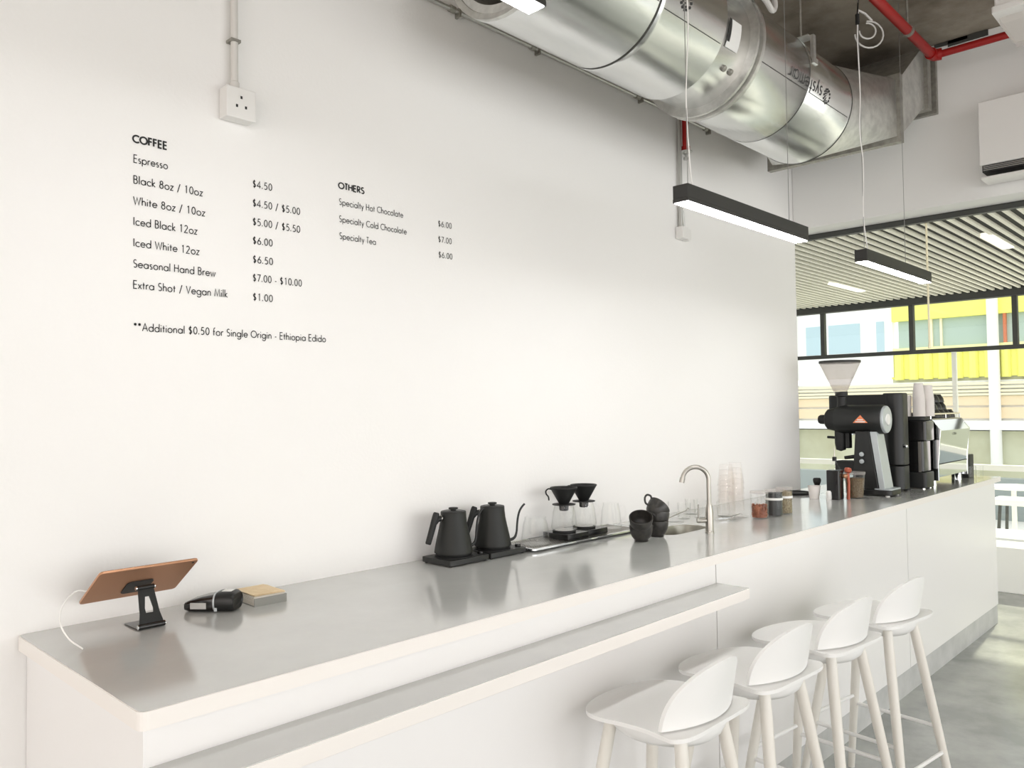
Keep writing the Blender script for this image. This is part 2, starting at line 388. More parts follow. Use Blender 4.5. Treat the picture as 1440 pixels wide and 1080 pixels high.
# worktop edge band and grey top with a sink cut-out
SX0, SX1, SY0, SY1, SR = 2.26, 2.60, -0.395, -0.235, 0.076
def ring_plate(o, hole, z0, z1, rc=0.0):
    """rectangular plate o=(x0,x1,y0,y1) with a rounded hole; the left corners may be rounded"""
    px0, px1, py0, py1 = hole[0]-0.05, hole[1]+0.05, hole[2]-0.05, hole[3]+0.05
    b = MB()
    if rc:
        L = [(px0, o[2])] + [(px0, o[3])] + [(o[0]+rc-rc*math.sin(a), o[3]-rc+rc*math.cos(a)) for a in [PI/2*k/5 for k in range(6)]] + [(o[0]+rc-rc*math.cos(a), o[2]+rc-rc*math.sin(a)) for a in [PI/2*k/5 for k in range(6)]]
        b.prism(L, z0, z1)
    else:
        b.box(o[0], px0, o[2], o[3], z0, z1)
    b.box(px1, o[1], o[2], o[3], z0, z1).box(px0, px1, o[2], py0, z0, z1).box(px0, px1, py1, o[3], z0, z1)
    h = rrect(*hole, SR, 6); n = len(h); cx, cy = (hole[0]+hole[1])/2, (hole[2]+hole[3])/2
    w2, d2 = (px1-px0)/2, (py1-py0)/2; out = []
    q = n//4
    cor = [(px1, py0), (px1, py1), (px0, py1), (px0, py0)]
    for i in range(n):
        k, j = divmod(i, q); c0 = cor[k]
        out.append(c0)
    vs = []; 
    for z in (z0, z1):
        vs += [(x, y, z) for x, y in h] + [(x, y, z) for x, y in cor]
    N = n+4; fs = []
    for lv_ in (0, 1):
        base = lv_*N
        for k in range(4):
            for j in range(q-1):
                i = k*q+j; fs.append((base+i, base+i+1, base+n+k))
            i = k*q+q-1; i2 = (i+1) % n
            fs.append((base+i, base+i2, base+n+(k+1) % 4, base+n+k))
    for i in range(n):
        fs.append((i, (i+1) % n, N+(i+1) % n, N+i))
    return b.add(vs, fs)
HOLE = (SX0, SX1, SY0, SY1)
lab(ring_plate((0.0, BX1, -0.745, -0.001), HOLE, 1.021, 1.0545, 0.018).build('worktop_edge', M['edge'], ctr), 'cream white edge band of the worktop')
topo = ring_plate((0.003, BX1-0.003, -0.742, -0.003), HOLE, 1.0546, CT, 0.016).build('worktop', M['top'], ctr)
# shelf along the front
sh = MB().box(0.03, 2.078, -0.834, -0.706, 0.900, 0.936).build('front_shelf', M['edge'], ctr, bevel=0.0015)
MB().box(0.032, 2.076, -0.832, -0.706, 0.936, 0.9385).build('shelf_top', M['top'], sh)

# sink
sk = thing('sink', 'round-cornered steel sink bowl let into the worktop beside the tap', 'sink', ((SX0+SX1)/2, (SY0+SY1)/2, CT))
hw, hd = (SX1-SX0)/2, (SY1-SY0)/2
b = MB()
lv = []
for ins, r, z in [(0.0, SR, -0.002), (-0.002, SR, -0.01), (-0.006, SR-0.006, -0.12), (-0.02, SR-0.02, -0.15)]:
    lv.append([(x, y, z) for x, y in rrect(-hw-ins, hw+ins, -hd-ins, hd+ins, r, 6)])
vs = [p for l in lv for p in l]; nn = len(lv[0])
fs = [(i*nn+k, i*nn+(k+1) % nn, (i+1)*nn+(k+1) % nn, (i+1)*nn+k) for i in range(3) for k in range(nn)] + [tuple(3*nn+k for k in range(nn))]
b.add(vs, fs).build('bowl', M['steel_sink'], sk, smooth=True)
MB().lathe([(0, -0.149), (0.03, -0.149), (0.028, -0.145), (0, -0.146)], 24).build('drain', M['chrome'], sk, smooth=True)

# ================================================================= MENU LETTERING (stroke letters, geometric sans)
def arc(cx, cy, r, a0, a1, ry=None, n=14):
    ry = r if ry is None else ry
    return [(cx + r*math.cos(math.radians(a0 + (a1-a0)*k/n)), cy + ry*math.sin(math.radians(a0 + (a1-a0)*k/n))) for k in range(n+1)]
xr = 0.29; xh = 0.58
def bowl(cx): return arc(cx, 0.29, xr, 0, 360, n=24)
G = {
 'C': (0.80, [arc(0.50, 0.5, 0.46, 48, 312, 0.47)]), 'O': (0.96, [arc(0.48, 0.5, 0.44, 0, 360, 0.47, 28)]),
 'F': (0.52, [[(0.08, 0), (0.08, 1), (0.47, 1)], [(0.08, 0.55), (0.45, 0.55)]]),
 'E': (0.56, [[(0.50, 0), (0.08, 0), (0.08, 1), (0.50, 1)], [(0.08, 0.53), (0.48, 0.53)]]),
 'T': (0.50, [[(0.25, 0), (0.25, 1)], [(0.02, 1), (0.48, 1)]]), 'H': (0.72, [[(0.08, 0), (0.08, 1)], [(0.64, 0), (0.64, 1)], [(0.08, 0.53), (0.64, 0.53)]]),
 'R': (0.60, [[(0.08, 0), (0.08, 1), (0.26, 1)] + arc(0.28, 0.745, 0.22, 90, -90, 0.255) + [(0.08, 0.49)], [(0.25, 0.49), (0.55, 0)]]),
 'S': (0.56, [arc(0.28, 0.745, 0.19, 40, 270, 0.24)[:-1] + arc(0.28, 0.26, 0.22, 90, -140, 0.255)]),
 'B': (0.60, [[(0.08, 0), (0.08, 1), (0.27, 1)] + arc(0.28, 0.77, 0.20, 90, -90, 0.23) + [(0.08, 0.54)], [(0.28, 0.54)] + arc(0.28, 0.27, 0.25, 90, -90, 0.27) + [(0.08, 0)]]),
 'W': (0.98, [[(0.03, 1), (0.27, 0), (0.49, 0.92), (0.71, 0), (0.95, 1)]]), 'I': (0.20, [[(0.10, 0), (0.10, 1)]]),
 'M': (0.90, [[(0.05, 0), (0.17, 1), (0.45, 0.08), (0.73, 1), (0.85, 0)]]), 'V': (0.66, [[(0.03, 1), (0.33, 0), (0.63, 1)]]),
 'A': (0.74, [[(0.03, 0), (0.37, 1), (0.71, 0)], [(0.15, 0.35), (0.59, 0.35)]]), 'U': (0.66, [[(0.08, 1), (0.08, 0.30)] + arc(0.33, 0.29, 0.25, 180, 360) + [(0.58, 1)]]),
 'N': (0.74, [[(0.08, 0), (0.08, 1), (0.66, 0), (0.66, 1)]]), 'D': (0.74, [[(0.08, 0), (0.08, 1), (0.24, 1)] + arc(0.24, 0.5, 0.44, 90, -90, 0.5) + [(0.08, 0)]]),
 'a': (0.70, [bowl(0.34), [(0.63, 0), (0.63, xh)]]), 'b': (0.70, [bowl(0.36), [(0.07, 0), (0.07, 1.04)]]), 'd': (0.70, [bowl(0.34), [(0.63, 0), (0.63, 1.04)]]),
 'p': (0.70, [bowl(0.36), [(0.07, -0.32), (0.07, xh)]]), 'g': (0.70, [bowl(0.34), [(0.63, xh), (0.63, -0.10)] + arc(0.36, -0.10, 0.27, 0, -160, 0.24)]),
 'c': (0.56, [arc(0.34, 0.29, xr, 45, 315)]), 'e': (0.66, [[(0.06, 0.30), (0.62, 0.30)] + arc(0.34, 0.29, 0.285, 2, 325)[1:]]), 'o': (0.68, [bowl(0.34)]),
 's': (0.42, [arc(0.21, 0.44, 0.13, 40, 270, 0.14)[:-1] + arc(0.21, 0.15, 0.15, 90, -140, 0.15)]),
 'r': (0.36, [[(0.07, 0), (0.07, xh)], [(0.07, 0.34)] + arc(0.26, 0.34, 0.18, 170, 60, 0.24)]),
 'n': (0.56, [[(0.07, 0), (0.07, xh)], [(0.07, 0.33)] + arc(0.28, 0.34, 0.20, 175, 0, 0.25) + [(0.48, 0)]]),
 'h': (0.56, [[(0.07, 0), (0.07, 1.04)], [(0.07, 0.33)] + arc(0.28, 0.34, 0.20, 175, 0, 0.25) + [(0.48, 0)]]),
 'm': (0.86, [[(0.07, 0), (0.07, xh)], [(0.07, 0.36)] + arc(0.25, 0.38, 0.17, 175, 0, 0.21) + [(0.42, 0)], [(0.42, 0.36)] + arc(0.60, 0.38, 0.17, 175, 0, 0.21) + [(0.77, 0)]]),
 'l': (0.17, [[(0.08, 0), (0.08, 1.04)]]), 'i': (0.17, [[(0.08, 0), (0.08, xh)], [(0.08, 0.80), (0.08, 0.90)]]), 'k': (0.50, [[(0.07, 0), (0.07, 1.04)], [(0.42, xh), (0.09, 0.30), (0.46, 0)]]),
 't': (0.34, [[(0.16, 0), (0.16, 0.84)], [(0.02, xh-0.03), (0.31, xh-0.03)]]), 'f': (0.34, [[(0.14, 0), (0.14, 0.80)] + arc(0.30, 0.82, 0.16, 180, 75, 0.2), [(0.02, xh-0.03), (0.30, xh-0.03)]]),
 'v': (0.50, [[(0.03, xh), (0.25, 0), (0.47, xh)]]), 'w': (0.78, [[(0.03, xh), (0.22, 0), (0.39, 0.52), (0.56, 0), (0.75, xh)]]),
 'x': (0.48, [[(0.03, 0), (0.45, xh)], [(0.03, xh), (0.45, 0)]]), 'y': (0.50, [[(0.03, xh), (0.26, 0.02)], [(0.47, xh), (0.14, -0.32)]]), 'z': (0.46, [[(0.04, xh), (0.42, xh), (0.04, 0), (0.42, 0)]]),
 '0': (0.62, [arc(0.31, 0.5, 0.24, 0, 360, 0.48, 24)]), '1': (0.62, [[(0.18, 0.86), (0.34, 0.98), (0.34, 0)]]), '2': (0.62, [arc(0.30, 0.74, 0.20, 165, -35, 0.24) + [(0.06, 0), (0.54, 0)]]),
 '4': (0.62, [[(0.42, 0), (0.42, 0.98), (0.03, 0.25), (0.58, 0.25)]]), '5': (0.62, [[(0.50, 0.98), (0.20, 0.98), (0.13, 0.56)] + arc(0.27, 0.31, 0.25, 110, -130, 0.30)]),
 '6': (0.62, [[(0.42, 0.99), (0.10, 0.42)] + arc(0.31, 0.28, 0.24, 160, -200, 0.27)]), '7': (0.62, [[(0.05, 0.98), (0.54, 0.98), (0.20, 0)]]),
 '8': (0.62, [arc(0.31, 0.75, 0.18, 0, 360, 0.21, 20), arc(0.31, 0.27, 0.23, 0, 360, 0.27, 22)]),
 '$': (0.62, [arc(0.31, 0.70, 0.17, 40, 270, 0.21)[:-1] + arc(0.31, 0.28, 0.19, 90, -140, 0.21), [(0.31, -0.10), (0.31, 1.08)]]),
 '/': (0.50, [[(0.06, -0.12), (0.42, 1.05)]]), '.': (0.24, [[(0.08, 0), (0.08, 0.15)]]), '-': (0.36, [[(0.06, 0.30), (0.30, 0.30)]]),
 '*': (0.46, [[(0.2, 0.62), (0.2, 1.0)], [(0.03, 0.71), (0.37, 0.91)], [(0.03, 0.91), (0.37, 0.71)]]), ' ': (0.30, []),
}
def text_strokes(txt, track=0.06):
    x = 0.0; out = []
    for ch in txt:
        wd, st = G[ch]
        for s in st: out.append([(x + px, pz) for px, pz in s])
        x += wd + track
    return out, x - track
def stroke_mesh(b, strokes, th, fn):
    """each stroke as a thick flat ribbon; fn maps (u, v) of the letter plane into 3-D"""
    for s in strokes:
        n = len(s); L = []; R = []
        closed = n > 3 and abs(s[0][0]-s[-1][0]) < 1e-4 and abs(s[0][1]-s[-1][1]) < 1e-4
        for i in range(n):
            if closed: a = s[i-1] if i else s[-2]; c = s[i+1] if i < n-1 else s[1]
            else: a = s[max(i-1, 0)]; c = s[min(i+1, n-1)]
            p = s[i]
            d1 = Vector((p[0]-a[0], p[1]-a[1])); d2 = Vector((c[0]-p[0], c[1]-p[1]))
            if d1.length < 1e-6: d1 = d2
            if d2.length < 1e-6: d2 = d1
            d1.normalize(); d2.normalize()
            t = d1 + d2
            if t.length < 1e-3: t = d1.copy()
            t.normalize(); nrm = Vector((-t.y, t.x)); cs = max(abs(Vector((-d1.y, d1.x)).dot(nrm)), 0.5)
            o = nrm * (th/2/cs)
            L.append(fn(p[0]+o.x, p[1]+o.y)); R.append(fn(p[0]-o.x, p[1]-o.y))
        b.add(L + R, [(i, i+1, n+i+1, n+i) for i in range(n-1)])
menuA = thing('menu_lettering', 'black coffee menu lettering with prices on the white wall, left block', 'lettering', (0.267, -0.0015, 1.80))
menuB = thing('menu_lettering', 'smaller black menu lettering headed OTHERS on the white wall, right of the coffee list', 'lettering', (0.922, -0.0015, 2.14))
def line(parent, name, txt, x0, x1, z, cap, th):
    st, wd = text_strokes(txt, 0.10)
    sx = (x1-x0)/wd; px, py, pz = parent.location
    b = MB(); stroke_mesh(b, st, th, lambda u, v: (x0-px + u*sx, 0.0, z-pz + v*cap))
    return b.build(name, M['ink'], parent)
for t, x0, x1, z in (("Espresso",.269,.362,2.265),("Black 8oz / 10oz",.269,.462,2.208),("White 8oz / 10oz",.269,.469,2.151),("Iced Black 12oz",.269,.446,2.095),
    ("Iced White 12oz",.269,.452,2.037),("Seasonal Hand Brew",.269,.500,1.980),("Extra Shot / Vegan Milk",.269,.537,1.923),
    ("**Additional $0.50 for Single Origin - Ethiopia Edido",.271,.871,1.809)):
    line(menuA, 'menu_line', t, x0, x1, z, 0.0210, 0.125)
line(menuA, 'menu_heading', "COFFEE", .267, .360, 2.320, 0.0200, 0.23)
for t, x0, x1, z in (("$4.50",.616,.682,2.265),("$4.50 / $5.00",.616,.779,2.207),("$5.00 / $5.50",.616,.779,2.150),("$6.00",.616,.683,2.093),
    ("$6.50",.616,.684,2.036),("$7.00 - $10.00",.616,.784,1.980),("$1.00",.616,.683,1.922)):
    line(menuA, 'menu_price', t, x0, x1, z, 0.0210, 0.125)
line(menuB, 'menu_heading', "OTHERS", .922, 1.025, 2.320, 0.0200, 0.21)
for t, x0, x1, z in (("Specialty Hot Chocolate",.924,1.191,2.266),("Specialty Cold Chocolate",.924,1.206,2.209),("Specialty Tea",.925,1.072,2.153)):
    line(menuB, 'menu_line', t, x0, x1, z, 0.0210, 0.115)
for t, x0, x1, z in (("$6.00",1.353,1.421,2.262),("$7.00",1.353,1.420,2.204),("$6.00",1.354,1.423,2.147)):
    line(menuB, 'menu_price', t, x0, x1, z, 0.0210, 0.11)

# ================================================================= WALL SERVICES
so1 = thing('wall_socket', 'square white power socket high on the wall, left of the pipe bottom end', 'socket', (0.556, 0, 2.445))
MB().box(-0.045, 0.045, -0.042, -0.001, 0.0, 0.09).build('back_box', M['white_plastic'], so1, bevel=0.003)
MB().box(-0.046, 0.046, -0.050, -0.042, -0.001, 0.091).build('face_plate', M['white_plastic'], so1, bevel=0.003)
for dx, dz in ((0, 0.062), (-0.014, 0.035), (0.014, 0.035)):
    MB().box(dx-0.003, dx+0.003, -0.0512, -0.049, dz-0.004, dz+0.004).build('pin_hole', M['ink'], so1)
p1 = thing('conduit_pipe', 'pale upright conduit running down the wall to the left socket', 'pipe', (0.549, -0.022, 2.535))
MB().tube([(0, 0, 0.0), (-0.004, 0, H-2.535)], 0.0105, 12).build('pipe', M['conduit'], p1, smooth=True)
MB().lathe([(0.014, 0), (0.014, 0.022), (0.011, 0.026)], 14).build('coupler', M['conduit'], p1, smooth=True)
MB().box(-0.016, 0.014, -0.013, 0.021, 0.142, 0.150).build('clip', M['galv_dark'], p1)

p2 = thing('steel_conduit', 'thin steel conduit running along the wall just under the round duct', 'pipe', (0.4, -0.016, 3.092))
MB().tube([(-4.2, 0, 0), (2.87, 0, 0)], 0.0085, 10).build('pipe', M['conduit_metal'], p2, smooth=True)
for x in (-0.35, 0.55, 1.02, 1.47, 2.22, 2.86):
    MB().tube([(x-0.012, 0, 0), (x+0.012, 0, 0)], 0.013, 10).build('coupler', M['galv_dark'], p2, smooth=True)
    MB().box(x+0.028, x+0.038, -0.012, 0.015, -0.022, 0.012).build('clip', M['galv_dark'], p2)

p3 = thing('red_drop_pipe', 'short red upright pipe on the wall below the round duct', 'pipe', (3.024, -0.035, 2.925))
MB().tube([(0, 0, 0.0), (0, 0, 0.35)], 0.017, 14).build('pipe', M['red'], p3, smooth=True)
MB().lathe([(0.017, -0.014), (0.022, -0.012), (0.022, 0.010), (0.017, 0.014)], 14).build('socket_end', M['red'], p3, smooth=True)
MB().lathe([(0.0, -0.020), (0.034, -0.020), (0.034, -0.016), (0, -0.014)], 20).build('rosette', M['galv_dull'], p3, smooth=True)
MB().lathe([(0.0, -0.062), (0.012, -0.060), (0.013, -0.048), (0.006, -0.044), (0.006, -0.034), (0.012, -0.030), (0.012, -0.020), (0, -0.020)], 12).build('sprinkler_head', M['conduit_metal'], p3, smooth=True)
p4 = thing('grey_conduit', 'grey upright conduit behind the first long lamp with twin boxes at its foot', 'pipe', (3.004, -0.018, 2.45))
MB().tube([(-0.012, 0, 0.06), (-0.012, 0, 0.65)], 0.011, 10).build('pipe', M['conduit_metal'], p4, smooth=True)
MB().tube([(0.016, 0, 0.06), (0.004, 0, 0.15)], 0.007, 10).build('pipe', M['conduit_metal'], p4, smooth=True)
MB().box(-0.04, 0.016, -0.028, 0.016, 0.0, 0.062).build('box', M['white_plastic'], p4, bevel=0.003)
MB().box(0.022, 0.055, -0.020, 0.016, -0.003, 0.055).build('box', M['white_plastic'], p4, bevel=0.003)

# ================================================================= VENTILATION DUCT
DY, DZ, DR = -0.54, 3.043, 0.25
du = thing('ventilation_duct', 'big round galvanised steel duct under the ceiling along the menu wall', 'duct', (1.16, DY, DZ))
RX = Matrix.Rotation(PI/2, 4, 'Y')       # lathe z axis -> +x
def dl(prof, name, mt, seg=72, **k):
    return MB().lathe([(r, x) for x, r in prof], seg, RX, cap0=False, cap1=False).build(name, mt, du, smooth=True, **k)
dl([(0.0, DR-0.002), (0.012, DR+0.004), (0.03, DR+0.004), (0.03, DR), (0.52, DR)], 'silencer_shell', M['galv'])
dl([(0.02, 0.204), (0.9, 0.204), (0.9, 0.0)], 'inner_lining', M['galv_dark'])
dl([(0.02, 0.204), (0.004, 0.206), (0.004, 0.232), (0.0, 0.234), (-0.006, DR+0.003), (0.03, DR+0.004)], 'end_ring', M['galv_dull'])
dl([(0.52, DR), (0.525, DR-0.003), (0.53, DR), (0.54, DR+0.002), (0.55, DR), (0.93, DR), (0.93, DR-0.03)], 'silencer_shell', M['galv'])
dl([(0.514, DR+0.001), (0.523, DR+0.0015)], 'seam', M['seam'])
dl([(0.93, DR-0.01), (0.95, DR-0.018), (1.17, DR-0.018)], 'fan_casing', M['galv'])
dl([(1.14, DR-0.02), (1.14, DR+0.016), (1.155, DR+0.016), (1.16, DR-0.004), (1.175, DR-0.004), (1.18, DR+0.018), (1.20, DR+0.018), (1.20, DR-0.02)], 'flange_ring', M['galv_dull'])
dl([(1.20, DR), (1.645, DR), (1.65, DR-0.003), (1.655, DR), (2.10, DR), (2.115, DR+0.003), (2.12, DR-0.004)], 'silencer_shell', M['galv'])
dl([(1.644, DR+0.0012), (1.651, DR+0.0014)], 'seam', M['seam'])
dl([(2.112, DR+0.003), (2.120, DR+0.0035)], 'seam', M['seam'])
def on_duct(u, ang, rr=DR+0.0012):      # local point on the skin: u along, ang from -y going down
    return (u, -rr*math.cos(ang), -rr*math.sin(ang))
# lengthwise lock seams, as thin raised strips
for u0, u1, a in ((0.03, 0.51, 0.43), (0.545, 0.92, 0.47), (1.21, 1.64, 0.36), (1.66, 2.10, 0.36)):
    b = MB(); b.add([on_duct(u0, a), on_duct(u1, a), on_duct(u1, a+0.010), on_duct(u0, a+0.010)], [(0, 1, 2, 3)]); b.build('lock_seam', M['seam'], du)
def duct_text(txt, u_start, a0, h, rr=DR+0.0016, wd_scale=1.0):
    st, wd = text_strokes(txt, 0.10)
    st2 = []
    for s in st:
        q = []
        for i in range(len(s)-1):
            for k in range(3):
                q.append((s[i][0]+(s[i+1][0]-s[i][0])*k/3, s[i][1]+(s[i+1][1]-s[i][1])*k/3))
        st2.append(q + [s[-1]])
    b = MB(); stroke_mesh(b, st2, 0.085, lambda u, v: on_duct(u_start - u*h*wd_scale, a0 + v*h/DR, rr)); return b, wd*h
# upside-down lettering with the ring-of-dots emblem at its right-hand end
def emblem(b, uc, ac, r):
    for ring, nd, dr in ((r, 12, 0.19), (r*0.66, 9, 0.14), (r*0.38, 6, 0.11)):
        for k in range(nd):
            a = 2*PI*k/nd
            if ring < r and math.cos(a) > 0.5: continue
            cu, cv = uc + ring*math.cos(a), ac + ring*math.sin(a)/DR
            pts = [on_duct(cu + r*dr*math.cos(t*PI/4), cv + r*dr*math.sin(t*PI/4)/DR, DR+0.0018) for t in range(8)]
            b.add(pts, [tuple(range(8))])
for uu, aa, hh in ((1.785, 0.20, 0.063), (0.60, 0.18, 0.062)):
    b, wd = duct_text('systemair', uu, aa-0.05, hh)
    emblem(b, uu + 0.055, aa + 0.05, 0.030)
    b.build('lettering', M['ink_grey'], du)
# rating label, bolts, hanging bands
b = MB(); pts = []
for i in range(2):
    for k in range(7): pts.append(on_duct(0.975 + 0.09*i, 0.0 + 0.075*k, DR-0.0155))
b.add(pts, [(k, k+1, 7+k+1, 7+k) for k in range(6)]).build('rating_label', M['label_white'], du)
b = MB(); pts = []
for i in range(2):
    for k in range(7): pts.append(on_duct(0.975 + 0.018*i, 0.0 + 0.06*k, DR-0.0150))
b.add(pts, [(k, k+1, 7+k+1, 7+k) for k in range(6)]).build('label_print', M['ink'], du)
for u in (1.035, 1.085):
    MB().lathe([(0.0, 0), (0.013, 0), (0.012, 0.006), (0.006, 0.008), (0, 0.010)], 10, T(*on_duct(u, 0.74, DR-0.018)) @ T(rx=PI/2+0.74)).build('bolt', M['galv_dark'], du, smooth=True)
# terminal box on the fan with its cable gland and conduit loop
tbx = MB().box(0.99, 1.12, -0.20, -0.08, 0.215, 0.30).build('terminal_box', M['galv_dark'], du, bevel=0.004)
MB().box(1.09, 1.17, -0.262, -0.18, 0.135, 0.20).build('gland_box', M['galv_dull'], du, bevel=0.004)
lp = smoothpath([(1.13, -0.262, 0.16), (1.16, -0.29, 0.11), (1.20, -0.295, 0.085), (1.235, -0.29, 0.12), (1.235, -0.28, 0.2), (1.225, -0.27, 0.35), (1.22, -0.26, 0.587)], 8)
MB().tube(lp, 0.011, 10).build('flexible_conduit', M['rubber'], du, smooth=True)
MB().tube([(1.205, -0.272, 0.12), (1.20, -0.27, 0.587)], 0.006, 8).build('cable', M['black2'], du, smooth=True)
MB().tube([(1.185, -0.268, 0.2), (1.18, -0.262, 0.587)], 0.004, 8).build('cable', M['black2'], du, smooth=True)
for u in (1.70, 0.42):
    b = MB(); n = 10; pts = []
    MB().tube([(u, -0.19, 0.172), (u, -0.19, H-DZ)], 0.005, 8).build('hanger_rod', M['galv_dark'], du, smooth=True)
    MB().box(u-0.03, u+0.03, -0.235, -0.16, 0.165, 0.171).box(u-0.012, u+0.012, -0.252, -0.236, 0.055, 0.171).box(u-0.022, u+0.022, -0.256, -0.246, 0.04, 0.065).build('hanger_bracket', M['galv_dull'], du, bevel=0.001)
# transition from round to rectangular, flange, offset piece to the wall
def loft(A, B):
    n = len(A); return list(A) + list(B), [(i, (i+1) % n, n+(i+1) % n, n+i) for i in range(n)]
xa, xb, xc = 2.12, 2.60, 3.165
ry0, ry1, rz0, rz1 = -0.295, 0.385, -0.075, 0.222
nseg = 48
vs = [(xa, (DR-0.004)*math.cos(2*PI*(k-0.5)/nseg + PI/nseg), (DR-0.004)*math.sin(2*PI*(k-0.5)/nseg + PI/nseg)) for k in range(nseg)]
vs += [(xb, ry1, rz1), (xb, ry0, rz1), (xb, ry0, rz0), (xb, ry1, rz0)]
fs = []
for q in range(4):
    fs += [((q*12+j) % nseg, (q*12+j+1) % nseg, nseg+q) for j in range(12)]
    fs.append(((q*12+12) % nseg, nseg+q, nseg+(q+1) % 4))
MB().add(vs, fs).build('transition', M['galv_dull'], du, smooth=True, ang=12)
b = MB()
for x in (xb, xb+0.022):
    b.box(x, x+0.018, ry0-0.02, ry0, rz0-0.03, rz1+0.03).box(x, x+0.018, ry1, ry1+0.03, rz0-0.03, rz1+0.03)
    b.box(x, x+0.018, ry0, ry1, rz0-0.03, rz0).box(x, x+0.018, ry0, ry1, rz1, rz1+0.03)
b.build('flange', M['galv_dark'], du)
R1 = [(xb+0.03, ry0, rz0), (xb+0.03, ry1, rz0), (xb+0.03, ry1, rz1), (xb+0.03, ry0, rz1)]
up = 0.295
R2 = [(xc-0.14, ry0, rz0+up-0.04), (xc-0.14, ry1, rz0+up-0.04), (xc-0.14, ry1, rz1+up), (xc-0.14, ry0, rz1+up)]
R3 = [(xc+0.03, ry0, rz0+up), (xc+0.03, ry1, rz0+up), (xc+0.03, ry1, rz1+up), (xc+0.03, ry0, rz1+up)]
MB().add(*loft(R1, R2)).build('offset_piece', M['galv_dull'], du)
MB().add(*loft(R2, R3)).build('wall_collar', M['galv_dull'], du)
b = MB(); x = xc-0.10
b.box(x, x+0.06, ry0-0.02, ry0, rz0+up-0.03, rz1+up+0.02).box(x, x+0.06, ry0, ry1, rz0+up-0.03, rz0+up)
b.box(xc, xc+0.028, ry0-0.035, ry0, rz0+up-0.035, rz1+up+0.02).box(xc, xc+0.028, ry0, ry1, rz0+up-0.035, rz0+up)
b.build('flange', M['galv_dark'], du)

# ================================================================= SPRINKLER PIPE, CEILING BITS
rp = thing('red_sprinkler_pipe', 'long red sprinkler pipe under the ceiling turning along the far upper wall', 'pipe', (4.055, -0.932, 3.452))
MB().tube([(-5.5, 0, 0), (-0.03, 0, 0)], 0.024, 16).build('pipe', M['red'], rp, smooth=True)
MB().tube([(-0.04, 0, 0), (0.0, -0.006, 0), (0.012, -0.04, 0)], 0.031, 16).build('elbow', M['red'], rp, smooth=True)
MB().tube([(0.010, -0.03, 0), (0.02, -2.8, 0)], 0.019, 16).build('pipe', M['red'], rp, smooth=True)
for x in (-0.40, -2.2):
    MB().tube([(x, 0, 0.0), (x, 0, H-3.452)], 0.006, 8).build('hanger_rod', M['galv_dark'], rp, smooth=True)
    MB().tube([(x-0.012, 0, 0), (x+0.012, 0, 0)], 0.030, 16).build('hanger_ring', M['galv_dark'], rp, smooth=True)
# gap where slab and upper wall meet
tag(MB().box(4.345, 4.36, -1.13, -0.93, H-0.035, H-0.004).box(4.345, 4.36, -1.03, -0.86, H-0.022, H-0.004).build('slab_gap', M['seam']), 'dark ragged gap between concrete ceiling and upper wall, above the red pipe', 'gap')

em = thing('emergency_lamp', 'white boxy ceiling lamp in the upper right corner of the room', 'lamp', (3.61, -1.455, 3.300))
em.scale = (0.93, 0.93, 0.93)
MB().box(-0.21, 0.21, -0.055, 0.10, 0.03, 0.115).build('housing', M['white_plastic'], em, bevel=0.008)
MB().prism(rrect(-0.225, 0.225, -0.07, 0.11, 0.012), -0.002, 0.03).build('rim', M['white_plastic'], em, bevel=0.003)
MB().prism(rrect(-0.15, 0.21, -0.055, 0.095, 0.01), -0.032, 0.0).build('diffuser', M['hopper'], em, bevel=0.006)
MB().tube([(-0.12, 0.03, 0.115), (-0.12, 0.03, 0.352)], 0.012, 10).build('conduit', M['galv_dark'], em, smooth=True)
MB().tube([(0.10, 0.03, 0.115), (0.10, 0.03, 0.352)], 0.012, 10).build('conduit', M['galv_dark'], em, smooth=True)

ac = thing('air_conditioner', 'white wall unit with a dark slot on the upper right wall', 'air conditioner', (4.355, -1.95, 2.77))
MB().box(-0.165, 0, -0.80, 0.845, 0.075, 0.415).build('casing', M['white_plastic'], ac, bevel=0.006)
MB().box(-0.150, 0, -0.79, 0.835, 0.040, 0.075).build('outlet_slot', M['ink'], ac)
MB().box(-0.168, -0.02, -0.79, 0.84, -0.002, 0.012).build('flap', M['white_plastic'], ac, bevel=0.003)
for dz in (0.047, 0.056, 0.065):
    MB().box(-0.156, -0.148, -0.78, 0.83, dz, dz+0.0035).build('vane', M['conduit_metal'], ac)

# ================================================================= PENDANT LAMPS
def pendant(loc, label, length, cables):
    t = thing('linear_pendant', label, 'lamp', loc, 0, 'long black pendant lamps over the counter')
    MB().box(0, length, -0.028, 0.028, 0.012, 0.055).build('housing', M['lamp_body'], t, bevel=0.002)
    MB().box(0.0, length, -0.028, -0.0245, 0.0, 0.012).box(0.0, length, 0.0245, 0.028, 0.0, 0.012).box(0, 0.004, -0.0245, 0.0245, 0, 0.012).box(length-0.004, length, -0.0245, 0.0245, 0, 0.012).build('trim', M['lamp_body'], t)
    MB().box(0.004, length-0.004, -0.0242, 0.0242, -0.002, 0.010).build('diffuser', M['lamp_light'], t)
    for x, r, path in cables:
        if path is None: path = [(x, 0, 0.055), (x, 0, H-loc[2])]
        MB().tube(path, r, 6).build('suspension_wire' if r < 0.002 else 'power_cable', M['wire'] if r < 0.002 else M['white_cable'], t, smooth=True)
    return t
ZL = 2.230
pw = smoothpath([(0.075, 0, 0.055), (0.06, 0, 0.14), (0.045, 0.0, 0.35), (0.06, -0.004, 0.62), (0.038, 0, 0.90), (0.04, 0, H-ZL)], 6)
pw2 = smoothpath([(0.09, 0, 0.055), (0.075, 0, 0.10), (0.045, 0, 0.22), (0.05, -0.003, 0.45), (0.03, 0, 0.6), (0.045, 0, 0.78), (0.03, 0, 1.0), (0.035, 0, 1.092)], 6)
